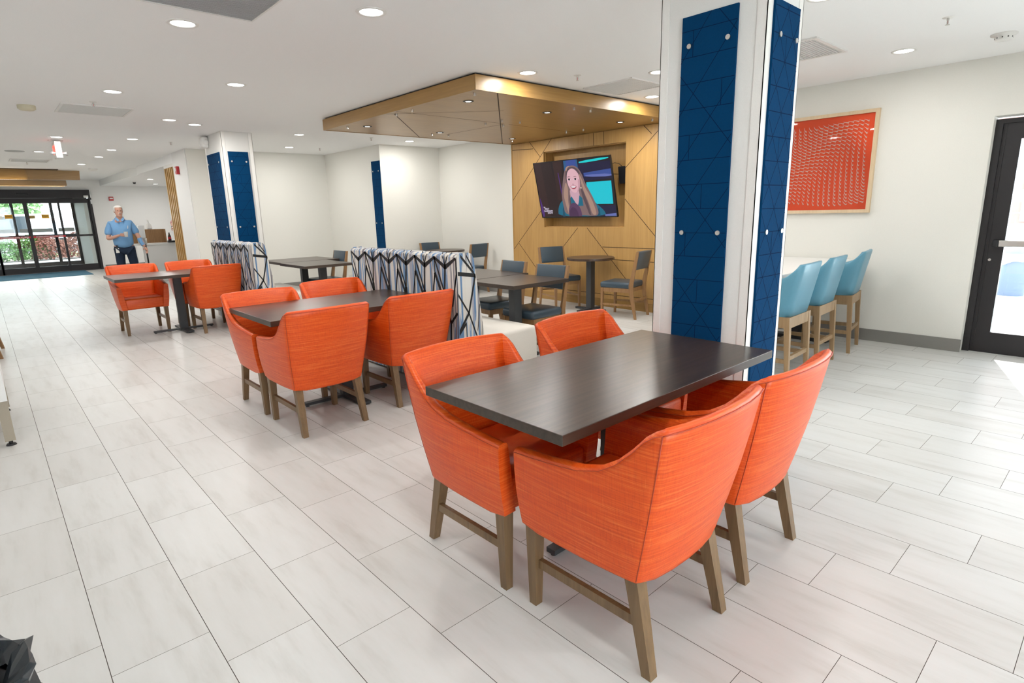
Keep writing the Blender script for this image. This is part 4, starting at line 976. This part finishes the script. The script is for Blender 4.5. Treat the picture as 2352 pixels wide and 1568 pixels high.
# ------------------------------------------------------------------ patterned banquettes
def banquette(name, label, x0, y0, y1, yseat1):
    H = 1.15; SE = .44
    t = thing(name, label, 'banquette', (x0, y0, 0), group='banquettes with patterned backs')
    Ln = y1-y0
    # section: x(z) of both faces, top rounded
    sec = [(-.035, .02), (0, .55), (0, H-.03), (.012, H-.008), (.035, H), (.125, H), (.155, H-.012), (.175, H-.05), (.255, .50), (.285, .02)]
    q = MB()
    def qd(pts, uvs, mi=0):
        o = len(q.v); q.add(pts, [tuple(range(len(pts)))], mi)
        for k_, uv in enumerate(uvs): q.uv[o+k_] = uv
    cum = [0]
    for (a, b_), (c, d) in zip(sec, sec[1:]): cum.append(cum[-1]+math.hypot(c-a, d-b_))
    NS = 24
    for i in range(len(sec)-1):
        (a, za), (c, zc) = sec[i], sec[i+1]
        for s in range(NS):
            ya, yb = Ln*s/NS, Ln*(s+1)/NS
            def sc(z, y): return z - (.010*abs(math.cos(PI*y/.285)) if z > H-.02 else 0)
            qd([(a, yb, sc(za, yb)), (a, ya, sc(za, ya)), (c, ya, sc(zc, ya)), (c, yb, sc(zc, yb))], [(yb, cum[i]), (ya, cum[i]), (ya, cum[i+1]), (yb, cum[i+1])])
    for y, rev in ((0, False), (Ln, True)):
        pts = [(a, y, z) for a, z in sec]; uv = [(5+a, z) for a, z in sec]
        if rev: pts.reverse(); uv.reverse()
        qd(pts, uv)
    E_ = .0015
    def ln(P, a, c, w):
        a, c = Vector(a), Vector(c); v = c-a
        if v.length < 1e-5: return
        v.normalize(); n = Vector((-v.y, v.x))*w*(.8 if w > .018 else 1.35); a = a-v*w*.3; c = c+v*w*.3
        q.add([P(a-n), P(c-n), P(c+n), P(a+n)], [(0, 1, 2, 3)], 1)
    def face(p):       # p = (distance from the near end, depth below the top)
        z = H-.03-p[1]; y = min(max(p[0], 0), Ln)
        z = min(max(z, .03), H-.03); x = 0 if z > .55 else -.035*(.55-z)/.53
        return (x-E_, y, z)
    PR = .292; nP = int(Ln/PR)+2
    for k in range(-1, nP):
        X = lambda a: Ln-(k+a)*PR
        L = [(0, 0, .5, .085, .024), (.5, .085, 1, 0, .014), (0, .01, 0, .14, .005), (0, .01, .42, .30, .007), (.5, .085, .42, .30, .008), (.42, .30, .44, .40, .014),
             (0, .14, -.22, .40, .006), (0, .14, .42, .38, .011), (0, .14, -.1, .27, .004), (.42, .40, .30, .60, .006), (.42, .40, .68, .54, .010), (.68, .54, .68, .74, .006), (.30, .60, -.02, .55, .010), (.30, .60, .28, .82, .007),
             (.68, .54, .98, .45, .008), (.68, .74, .45, .95, .009), (.68, .74, .9, .98, .006), (.28, .82, .10, .98, .006), (.28, .82, .45, .97, .008)]
        for a, b_, c, d, w in L:
            if 0 <= X(a) <= Ln and 0 <= X(c) <= Ln: ln(face, (X(a), b_), (X(c), d), w)
        yb = Ln-(k+.5)*PR          # small fan over the rounded top
        if PR/2 < yb < Ln-PR/2:
            for du, wv in ((-.30, .016), (.30, .013), (.05, .008)):
                q.add([(-E_, yb-.004, H-.10), (-E_, yb+.004, H-.10), (-E_, yb+du*PR*.35+wv/2, H-.03), (-E_, yb+du*PR*.35-wv/2, H-.03)], [(0, 1, 2, 3)], 1)
                q.add([(-E_, yb+du*PR*.35+wv/2, H-.028), (-E_, yb+du*PR*.35-wv/2, H-.028), (.03, yb+du*PR*.7-wv/2, H+.002), (.03, yb+du*PR*.7+wv/2, H+.002)], [(0, 1, 2, 3)], 1)
                q.add([(.03, yb+du*PR*.7+wv/2, H+.002), (.03, yb+du*PR*.7-wv/2, H+.002), (.13, yb+du*PR-wv/2, H+.002), (.13, yb+du*PR+wv/2, H+.002)], [(0, 1, 2, 3)], 1)
    def endf(p):
        z = min(max(H-.03-p[1], .03), H-.01); w0 = 0 if z > .55 else -.035*(.55-z)/.53; w1 = .175+(.255-.175)*min(1, (H-.05-z)/.6) if z < H-.05 else .165
        return (lerp(w0, w1, min(max(p[0], .01), .99)), -E_, z)
    for a, b_, c, d, w in ((.02, 0, .02, 1.06, .010), (.05, .13, .97, .16, .020), (.25, -.01, .9, .14, .012), (.6, -.01, .88, .10, .010), (.95, .16, .45, .46, .016), (.02, .30, .45, .46, .010), (.45, .46, .02, .60, .012), (.45, .46, .88, .78, .012), (.88, .78, 1, .55, .010), (.75, .62, .98, .40, .008),
                           (.88, .78, .15, .74, .008), (.88, .78, .80, 1.05, .012), (.88, .78, .99, .70, .012), (.02, .62, .3, .54, .010), (.3, .54, .34, .80, .010), (.34, .80, .12, 1.0, .010), (.34, .80, .5, 1.02, .008), (.5, .95, .2, 1.08, .010)):
        ln(endf, (a, b_), (c, d), w)
    q.build('patterned_backrest', [M['streak'], M['ink']], t)
    q = MB(); q.box((.26, 0, .035), (.90, yseat1-y0, SE), bev=.035); q.build('seat', M['cream_up'], t)
    q = MB(); q.box((.30, .04, 0), (.84, yseat1-y0-.04, .04)); q.build('plinth', M['black'], t)
    return t
banquette('banquette', 'patterned blue and white banquette with a cream seat behind the middle table', 2.745, 3.66, 5.42, 5.40)
banquette('banquette', 'patterned blue and white banquette in front of the far blue column', 2.545, 7.74, 9.47, 9.27)

# ------------------------------------------------------------------ high counter with bar stools
t = thing('high_counter', 'white solid-surface counter-height table behind the teal stools', 'counter', (5.7, 2.5, 0))
q = MB(); q.box((-1.22, -.40, .825), (1.20, .46, .865), bev=.004); q.build('counter_top', M['white'], t)
for x in (-.85, .85):
    q = MB(); q.box((x-.05, -.05, .03), (x+.05, .09, .825)); q.build('pedestal', M['black'], t)
    q = MB(); q.box((x-.06, -.34, 0), (x+.06, .38, .04)); q.build('base_foot', M['black'], t)
q = MB(); q.box((-.72, -.02, .865), (-.52, .10, .869)); q.build('outlet_plate', M['grille'], t)
def make_stool():
    t = thing('bar_stool', '', 'stool')
    # upholstered back shell: wraps slightly round the sides, local +y is forward
    q = MB(); rings = []
    prof = [(.225, .185), (.232, .10), (.234, .062), (.236, .02), (.236, -.04), (.235, -.10), (.233, -.135), (.228, -.165), (.205, -.195), (.16, -.205), (.08, -.208), (0, -.209)]
    st = prof + [(-x, y) for x, y in reversed(prof[:-1])]; n = len(st)
    for i, (x, y) in enumerate(st):
        a, c = st[max(0, i-1)], st[min(n-1, i+1)]; tx, ty = c[0]-a[0], c[1]-a[1]; l = math.hypot(tx, ty); nx, ny = ty/l, -tx/l
        if -x*nx-(y-.1)*ny < 0: nx, ny = -nx, -ny
        zt = 1.0 if y < -.19 else lerp(1.0, .965, (y+.195)/.03) if y < -.16 else lerp(.965, .90, (y+.165)/.065) if y < -.09 else lerp(.90, .85, (y+.10)/.12) if y < .025 else lerp(.85, .67, (y-.02)/.05) if y < .065 else .66
        P = []; wd = lambda z: 1+.09*(z-.575)/.4; ln_ = lambda z: -.075*(z-.575)/.4
        for z in (.575, .66, .78, .90, .985):
            z2 = .575+(zt-.012-.575)*(z-.575)/.41; P.append((x*wd(z2)*(1), y+ln_(z2), z2))
        P.append((x*wd(zt)+nx*.006, y+ln_(zt)+ny*.006, zt)); P.append((x*wd(zt)+nx*.030, y+ln_(zt)+ny*.030, zt)); P.append((x*wd(zt)+nx*.038, y+ln_(zt)+ny*.038, zt-.012))
        P.append((x+nx*.042, y+ny*.042, .575))
        rings.append(P)
    k = len(rings[0]); q.add([p for r in rings for p in r], [(i*k+j, (i+1)*k+j, (i+1)*k+(j+1) % k, i*k+(j+1) % k) for i in range(n-1) for j in range(k)], 0, True)
    q.add(rings[0], [tuple(range(k))]); q.add(rings[-1], [tuple(reversed(range(k)))])
    q.build('upholstered_back', M['teal'], t)
    q = MB(); q.box((-.19, -.17, .575), (.19, .215, .655), bev=.022); q.build('seat', M['teal'], t)
    q = MB(); q.box((-.225, -.212, .485), (.225, -.190, .575)); q.box((-.225, .18, .485), (.225, .20, .575)); q.box((-.232, -.2, .485), (-.212, .19, .575)); q.box((.212, -.2, .485), (.232, .19, .575)); q.build('apron', M['stoolwood'], t)
    for sx in (1, -1):
        for sy in (1, -1):
            q = MB(); q.leg((sx*.217, .19 if sy > 0 else -.19, .575), (sx*.222, .195 if sy > 0 else -.225, 0), .046, .030); q.build('leg', M['stoolwood'], t)
    q = MB(); q.box((-.205, -.222, .215), (.205, -.198, .250)); q.build('stretcher', M['stoolwood'], t)
    q = MB(); q.box((-.205, .18, .150), (.205, .204, .190)); q.build('footrest', M['stoolwood'], t)
    for s in (1, -1):
        q = MB(); q.box((s*.22-.011, -.195, .19), (s*.22+.011, .185, .225)); q.build('stretcher', M['stoolwood'], t)
    return t
s0 = make_stool(); s0.location = (4.90, 2.06, 0); s0.rotation_euler = (0, 0, .04); tag(s0, 'teal bar stool next to the blue column, leftmost of the visible row', None, 'teal bar stools at the white counter')
dup(s0, (5.60, 2.09, 0), .05, 'teal bar stool in the middle of the visible row of three')
dup(s0, (6.38, 2.10, 0), .14, 'teal bar stool at the right end of the row, nearest the wall')
for i, (x, lb) in enumerate(((5.25, 'wooden legs of a stool on the far side of the white counter, the left one'), (6.2, 'wooden legs of a stool on the far side of the white counter, the right one'))): dup(s0, (x, 2.95, 0), PI, lb)

# ------------------------------------------------------------------ cabinet at the left edge
t = thing('buffet_cabinet', 'white cabinet on a metal leg frame cut off by the left edge of the picture', 'cabinet', (-.42, 5.45, 0))
q = MB(); q.box((-.36, -.47, .315), (.375, .60, .90)); q.build('body', M['white'], t)
q = MB(); q.box((-.38, -.49, .90), (.39, .62, .93)); q.build('worktop', M['white'], t)
for sx, sy in ((.345, -.43), (-.33, -.43), (.345, .55), (-.33, .55)):
    q = MB(); q.box((sx-.028, sy-.028, .035), (sx+.028, sy+.028, .315)); lg = q.build('leg', M['cream_metal'], t)
    q = MB(); q.cyl((sx, sy, .01), (sx, sy, .035), .012, n=10); q.cyl((sx, sy, 0), (sx, sy, .012), .03, .024, n=16); q.build('levelling_foot', M['black'], lg)
q = MB(); q.box((.33, -.40, .10), (.36, .52, .13)); q.build('crossbar', M['cream_metal'], t)
# waste bin with black bag at the lower left
t = thing('waste_bin', 'bin with a crumpled black plastic bag at the lower left corner', 'trash can', (-.25, 1.44, 0))
q = MB(); q.lathe([(0, 0), (.13, 0), (.15, .56), (.14, .56), (.12, .02), (0, .02)], n=28); q.build('bucket', M['black'], t)
q = MB(); rnd = random.Random(11); n = 44; rows = 7; vs = []
for j in range(rows):
    for i in range(n):
        a = 2*PI*i/n; base = [.135, .155, .175, .178, .172, .168, .175][j]; z = [.56, .60, .615, .60, .56, .52, .47][j]
        rr = base*(1+.06*math.sin(5*a+j)+.05*math.sin(9*a-j*.7)+rnd.uniform(-.03, .03)); zz = z+.014*math.sin(7*a+j*.9)+rnd.uniform(-.006, .006)
        if abs(a-0.15) < .2: rr += .02*(1-abs(a-.15)/.2)*j/3
        vs.append((rr*math.cos(a), rr*math.sin(a), zz))
q.add(vs, [(j*n+i, j*n+(i+1) % n, (j+1)*n+(i+1) % n, (j+1)*n+i) for j in range(rows-1) for i in range(n)], 0, False)
q.build('bag_liner', M['bag'], t)
# ------------------------------------------------------------------ front desk
t = thing('front_desk', 'white reception desk with a waterfall end beside the slat screen', 'desk', (3.6, 16.4, 0))
q = MB(); q.box((-.97, -.40, .885), (2.4, .40, .925), bev=.004); q.build('desk_top', M['white'], t)
q = MB(); q.box((-.97, -.40, 0), (-.92, .40, .885)); q.build('end_panel', M['white'], t)
q = MB(); q.box((-.78, -.36, 0), (2.4, -.32, .885)); q.build('front_panel', M['white'], t)
t = thing('wooden_organizer', 'dark oak box screen standing on the front desk', 'desk screen', (2.97, 16.3, .925))
q = MB(); q.box((-.35, .12, 0), (.40, .15, .32)); q.box((.37, -.12, 0), (.40, .15, .32)); q.box((-.35, -.02, 0), (.40, 0, .32)); q.build('boards', M['legdark'], t)
t = thing('hand_sanitizer_stand', 'white sanitizer dispenser on a black pole with a steel drip tray before the desk', 'dispenser', (2.70, 15.3, 0))
q = MB(); q.box((-.15, -.15, 0), (.15, .15, .015)); q.build('base', M['black'], t)
q = MB(); q.cyl((.05, 0, .01), (.05, .0, 1.12), .016, n=12); q.build('pole', M['black'], t)
q = MB(); q.box((-.06, -.09, 1.07), (.065, .03, 1.36), bev=.02); q.build('dispenser_body', M['plastic'], t)
q = MB(); q.lathe([(0, .94), (.085, .94), (.09, 1.07), (.084, 1.07), (.08, .95), (0, .95)], n=24); q.build('drip_tray', M['chrome'], t)
def jug(x, y, label):
    t = thing('sanitizer_jug', label, 'bottle', (x, y, .925), group='bottles on the desk screen')
    q = MB(); q.lathe([(0, 0), (.065, 0), (.07, .02), (.07, .36), (.05, .44), (.02, .47), (.02, .50), (0, .50)], n=20); q.build('bottle_body', M['plastic'], t)
    q = MB(); q.box((-.045, -.072, .22), (.045, -.066, .34)); q.build('label', M['grille'], t)
    q = MB(); q.cyl((0, 0, .50), (0, 0, .53), .014, n=12); q.box((-.04, -.01, .53), (.02, .01, .545)); q.build('pump', M['plastic'], t)
jug(3.10, 16.55, 'tall white pump bottle behind the desk screen, the clearly visible one'); jug(2.73, 16.6, 'pale pump bottle behind the shoulder of the man in the blue shirt')
t = thing('cola_bottle', 'small cola bottle with a red label on the front desk beside the slats', 'bottle', (3.42, 16.1, .925))
q = MB(); q.lathe([(0, 0), (.032, 0), (.035, .02), (.035, .13), (.026, .165), (.012, .20), (.012, .215), (0, .215)], n=18); q.build('bottle_body', M['cola'], t)
q = MB(); q.lathe([(.0358, .07), (.0358, .125)], n=18); q.build('label', M['red'], t)
q = MB(); q.cyl((0, 0, .213), (0, 0, .232), .014, n=14); q.build('cap', M['black'], t)
t = thing('desk_tray', 'low dark tray of small items on the desk next to the cola bottle', 'tray', (3.48, 16.0, .925))
q = MB(); q.box((-.13, -.06, 0), (.16, .06, .045), bev=.004); q.build('tray_body', M['black'], t)

# ------------------------------------------------------------------ people
def skin(name, nodes, edges, mt, parent, sub=2, root=0):
    me = bpy.data.meshes.new(name); me.from_pydata([n[0] for n in nodes], edges, []); me.materials.append(mt)
    o = bpy.data.objects.new(name, me); COL.objects.link(o); o.parent = parent
    md = o.modifiers.new('skin', 'SKIN'); md.use_smooth_shade = True
    sv = me.skin_vertices[0].data if me.skin_vertices else None
    if sv is None:
        bpy.context.view_layer.objects.active = o; bpy.ops.mesh.customdata_skin_add(); sv = me.skin_vertices[0].data
    for i, n in enumerate(nodes):
        r = n[1]; sv[i].radius = (r, r) if not isinstance(r, tuple) else r
        sv[i].use_root = (i == root)
    s = o.modifiers.new('sub', 'SUBSURF'); s.levels = s.render_levels = sub
    return o
def head(parent, c, rz, hair, mt='skin', stache=True, s=1.0):
    """skull grown around c (chin to crown .24), face towards local -Y"""
    q = MB(); n = 24; rows = 16; vs = []
    prof = [(-.118, .018, .030, -.045), (-.110, .040, .045, -.030), (-.095, .052, .062, -.018), (-.07, .060, .074, -.008), (-.04, .067, .080, -.002), (-.01, .071, .084, 0), (.02, .074, .089, .002), (.05, .075, .092, .006), (.075, .071, .088, .008), (.095, .060, .074, .010), (.110, .040, .052, .010), (.118, .015, .020, .010)]
    for z, rx, ry, yo in prof:
        for i in range(n):
            a = 2*PI*i/n; x = rx*math.sin(a); y = -ry*math.cos(a)+yo
            fr = max(0, math.cos(a))
            if -.06 < z < .03 and fr > .9: y -= 0.0
            vs.append((x*s, y*s, z*s))
    k = len(prof); q.add(vs, [(j*n+i, j*n+(i+1) % n, (j+1)*n+(i+1) % n, (j+1)*n+i) for j in range(k-1) for i in range(n)], 0, True)
    q.ball((0, -.088*s, -.018*s), .014*s, sc=(.9, 1.2, 1.3)); q.ball((0, -.084*s, .008*s), .009*s, sc=(.8, 1, 2.2))
    for sx in (1, -1): q.ball((sx*.074*s, .008*s, -.005*s), .024*s, sc=(.35, .8, 1.25)); q.ball((sx*.03*s, -.079*s, .022*s), .012*s, sc=(1.3, .5, .45))
    o = q.build('head', M[mt], parent); o.location = c; o.rotation_euler = (0, 0, rz)
    q = MB()
    for sx in (1, -1): q.ball((sx*.028*s, -.082*s, .008*s), .0085*s, sc=(1.3, .5, .6), mi=0)
    q.ball((0, -.084*s, -.060*s), .018*s, sc=(1.2, .35, .28), mi=1); q.build('facial_features', [M['black'], M['red']], o)
    q = MB()
    hp = [(z, rx*1.06, ry*1.05, yo) for z, rx, ry, yo in prof if z > -.05]; vs = []
    for z, rx, ry, yo in hp:
        for i in range(n):
            a = 2*PI*i/n; f = math.cos(a); vs.append((rx*s*math.sin(a), (-ry*math.cos(a)+yo)*s, z*s))
    fs = []
    for j in range(len(hp)-1):
        for i in range(n):
            a = 2*PI*(i+.5)/n; lim = .062 if math.cos(a) > .45 else (-.02 if math.cos(a) > -.1 else -.06)
            if hp[j][0] >= lim: fs.append((j*n+i, j*n+(i+1) % n, (j+1)*n+(i+1) % n, (j+1)*n+i))
    q.add(vs, fs, 0, True); q.build('hair', M[hair], o)
    if stache:
        q = MB(); q.ball((0, -.090*s, -.042*s), .024*s, sc=(1.15, .35, .32)); q.build('moustache', M[hair], o)
    return o
def man():
    t = thing('person', 'white-haired person in blue short-sleeved shirt and dark trousers, holding a white cup', 'person', (2.27, 14.85, 0), rz=-.12)
    # local: facing -Y, x to his left (viewer's right)
    R_el, R_wr = (-.27, -.03, 1.09), (-.05, -.25, 1.17)
    L_el, L_wr = (.30, .0, 1.10), (.37, -.08, .90)
    nodes = [((0, .02, .98), (.13, .10)), ((0, .01, 1.15), (.15, .13)), ((0, .02, 1.32), (.13, .09)), ((0, .03, 1.44), (.075, .06)), ((0, .0, 1.55), (.055, .058)), ((0, -.01, 1.62), (.05, .055)),
             ((-.165, .03, 1.385), (.05, .05)), (R_el, (.043, .043)), (R_wr, (.028, .03)), ((.165, .03, 1.385), (.05, .05)), (L_el, (.043, .043)), (L_wr, (.028, .03)),
             ((-.10, .02, .88), (.095, .10)), ((-.11, .0, .50), (.062, .066)), ((-.12, .03, .10), (.045, .045)), ((.10, .02, .88), (.095, .10)), ((.13, .0, .50), (.062, .066)), ((.15, .03, .10), (.045, .045))]
    edges = [(0, 1), (1, 2), (2, 3), (3, 4), (4, 5), (3, 6), (6, 7), (7, 8), (3, 9), (9, 10), (10, 11), (0, 12), (12, 13), (13, 14), (0, 15), (15, 16), (16, 17)]
    # right hand around the cup, left hand relaxed on the desk end
    def hand(w, dirv, side_, curl):
        w = Vector(w); d = Vector(dirv).normalized(); up = Vector((0, 0, 1)); s = d.cross(up).normalized()*side_
        i0 = len(nodes); nodes.append((tuple(w+d*.045), (.034, .018)))
        return i0, w, d, s
    body_nodes = list(nodes)
    b = skin('body', nodes, edges, M['skin'], t)
    def fingers(w, d, s, up, curl):
        w, d, s, up = Vector(w), Vector(d).normalized(), Vector(s).normalized(), Vector(up).normalized()
        nd = [(tuple(w), (.022, .026)), (tuple(w+d*.04), (.022, .036)), (tuple(w+d*.075), (.018, .038))]; ed = [(0, 1), (1, 2)]
        for k, (o_, L_) in enumerate(((-.030, .062), (-.010, .074), (.010, .070), (.029, .055))):
            a = w+d*.085+up*o_; i = len(nd); nd.append((tuple(a), .0085)); ed.append((2, i)); p = a; dd = d.copy()
            for m_ in range(2):
                dd = (dd*math.cos(curl)+s*math.sin(curl)).normalized(); p = p+dd*L_*.5; nd.append((tuple(p), .008-.001*m_)); ed.append((len(nd)-2, len(nd)-1))
        a = w+d*.02-up*.030+s*.012; i = len(nd); nd.append((tuple(a), .010)); ed.append((1, i)); a2 = a+(d*.6+s*.8).normalized()*.035; nd.append((tuple(a2), .009)); ed.append((i, i+1)); a3 = a2+(d*.8+s*.5).normalized()*.028; nd.append((tuple(a3), .0075)); ed.append((i+1, i+2))
        return skin('hand', nd, ed, M['skin'], t, 1)
    fingers(R_wr, (.9, -.35, .03), (-.2, -1, 0), (0, 0, -1), .75)
    fingers(L_wr, (.25, -.15, -.9), (-.7, -.6, -.2), (.5, -.8, 0), .35)
    head(t, (0, -.03, 1.665), .18, 'hairw')
    # clothing
    sn = [((0, .02, .87), (.195, .16)), ((0, .0, 1.04), (.20, .19)), ((0, .0, 1.20), (.205, .175)), ((0, .02, 1.36), (.19, .135)), ((0, .03, 1.475), (.10, .080)), ((-.175, .03, 1.405), (.078, .078)), ((-.235, -.0, 1.25), (.070, .078)), ((-.255, -.02, 1.16), (.062, .072)), ((.175, .03, 1.405), (.078, .078)), ((.24, .02, 1.25), (.070, .078)), ((.265, .015, 1.17), (.062, .072))]
    sn.append(((0, .015, 1.525), (.072, .068)))
    skin('shirt', sn, [(0, 1), (1, 2), (2, 3), (3, 4), (4, 11), (3, 5), (5, 6), (6, 7), (3, 8), (8, 9), (9, 10)], M['shirt'], t)
    q = MB()
    for s in (1, -1): q.add([(s*.006, -.095, 1.475), (s*.060, -.050, 1.535), (s*.078, -.070, 1.49), (s*.040, -.118, 1.445)], [(0, 1, 2, 3) if s > 0 else (3, 2, 1, 0)]); q.add([(s*.060, -.050, 1.535), (s*.062, .06, 1.56), (s*.085, .05, 1.50), (s*.078, -.070, 1.49)], [(0, 1, 2, 3)])
    o = q.build('collar', M['shirt'], t); so = o.modifiers.new('thick', 'SOLIDIFY'); so.thickness = .006
    pn = [((0, .02, .93), (.155, .125)), ((-.10, .02, .84), (.105, .108)), ((-.11, .0, .50), (.078, .085)), ((-.12, .03, .05), (.070, .078)), ((.10, .02, .84), (.105, .108)), ((.135, .0, .50), (.078, .085)), ((.155, .03, .05), (.070, .078))]
    skin('trousers', pn, [(0, 1), (1, 2), (2, 3), (0, 4), (4, 5), (5, 6)], M['pants'], t)
    for x in (-.12, .155):
        q = MB(); q.box((x-.045, -.17, 0), (x+.045, .10, .075), bev=.02); q.build('shoe', M['shoe'], t)
    q = MB(); q.box((-.165, -.13, .80), (-.105, -.122, .90)); q.box((-.15, -.132, .90), (-.12, -.122, .96), 1); q.build('badge', [M['plastic'], M['black']], t)
    q = MB(); q.cyl((-.01+.12, -.178, 1.30), (.12, -.176, 1.36), .006, n=8); q.build('pen', M['plastic'], t)
    q = MB(); q.cyl((.325, -.03, 1.00), (.352, -.06, .93), .046, .040, n=14, cap=False); q.cyl((.30, .0, 1.08), (.325, -.03, 1.00), .050, .046, n=14, cap=False); q.build('forearm_sleeve', M['shirt'], t)
man()
t = thing('paper_cup', 'white paper cup held by the man in the blue shirt', 'cup', (2.27+.015, 14.85-.345, 1.13), rz=0)
q = MB(); q.lathe([(0, 0), (.030, 0), (.040, .105), (.042, .108), (.038, .105), (.028, .004), (0, .004)], n=22); q.build('cup_body', M['plastic'], t)
# second person behind the slat screen, only the forearm reaches over the desk
t = thing('person', 'person hidden behind the slat screen, bare forearm with black watch over the desk', 'person', (3.90, 17.0, 0), rz=.35)
nd = [((0, .02, .98), (.14, .10)), ((0, .01, 1.20), (.15, .11)), ((0, .03, 1.42), (.10, .08)), ((0, .01, 1.55), (.05, .05)), ((-.19, .02, 1.38), (.055, .055)), ((-.30, -.18, 1.27), (.042, .042)), ((-.47, -.42, 1.275), (.028, .03)),
      ((.19, .02, 1.38), (.055, .055)), ((.24, .02, 1.12), (.042, .042)), ((.14, -.18, .98), (.028, .028)), ((-.09, .02, .86), (.09, .09)), ((-.10, .0, .48), (.06, .06)), ((-.10, .02, .06), (.045, .045)), ((.09, .02, .86), (.09, .09)), ((.10, .0, .48), (.06, .06)), ((.10, .02, .06), (.045, .045))]
skin('body', nd, [(0, 1), (1, 2), (2, 3), (2, 4), (4, 5), (5, 6), (2, 7), (7, 8), (8, 9), (0, 10), (10, 11), (11, 12), (0, 13), (13, 14), (14, 15)], M['skin'], t)
head(t, (0, -.02, 1.66), 0, 'mulch', stache=False, s=.95)
skin('shirt', [((0, .02, .95), (.16, .12)), ((0, .01, 1.20), (.17, .13)), ((0, .03, 1.42), (.11, .09)), ((-.19, .02, 1.39), (.07, .07)), ((-.24, -.08, 1.33), (.065, .065)), ((.19, .02, 1.39), (.07, .07)), ((.225, .02, 1.24), (.065, .065))], [(0, 1), (1, 2), (2, 3), (3, 4), (2, 5), (5, 6)], M['pink'], t)
skin('trousers', [((0, .02, .93), (.15, .11)), ((-.09, .02, .84), (.10, .10)), ((-.10, 0, .48), (.075, .08)), ((-.10, .02, .05), (.07, .07)), ((.09, .02, .84), (.10, .10)), ((.10, 0, .48), (.075, .08)), ((.10, .02, .05), (.07, .07))], [(0, 1), (1, 2), (2, 3), (0, 4), (4, 5), (5, 6)], M['pants'], t)
w = Vector((-.47, -.42, 1.275)); d = Vector((-.55, -.78, -.25)).normalized(); s = Vector((0, 0, -1)); up = d.cross(s).normalized()
hn = [(tuple(w), (.022, .026)), (tuple(w+d*.05), (.036, .020)), (tuple(w+d*.085), (.038, .018))]; he = [(0, 1), (1, 2)]
for o_, L_ in ((-.030, .070), (-.010, .082), (.011, .076), (.031, .062)):
    a = w+d*.095+up*o_; i = len(hn); hn.append((tuple(a), .0085)); he.append((2, i)); p = a; dd = d.copy()
    for m_ in range(2): dd = (dd*.86+s*.5).normalized(); p = p+dd*L_*.5; hn.append((tuple(p), .008-.001*m_)); he.append((len(hn)-2, len(hn)-1))
a = w+d*.03+up*.035; i = len(hn); hn.append((tuple(a), .010)); he.append((1, i)); hn.append((tuple(a+(d+up*.9+s*.3).normalized()*.035), .009)); he.append((i, i+1)); hn.append((tuple(a+(d+up*.7+s*.6).normalized()*.06), .0075)); he.append((i+1, i+2))
skin('hand', hn, he, M['skin'], t, 1)
q = MB(); wd_ = (Vector(nd[6][0])-Vector(nd[5][0])).normalized(); q.cyl(tuple(w-wd_*.045), tuple(w-wd_*.015), .036, n=18); q.build('wristwatch', M['black'], t)
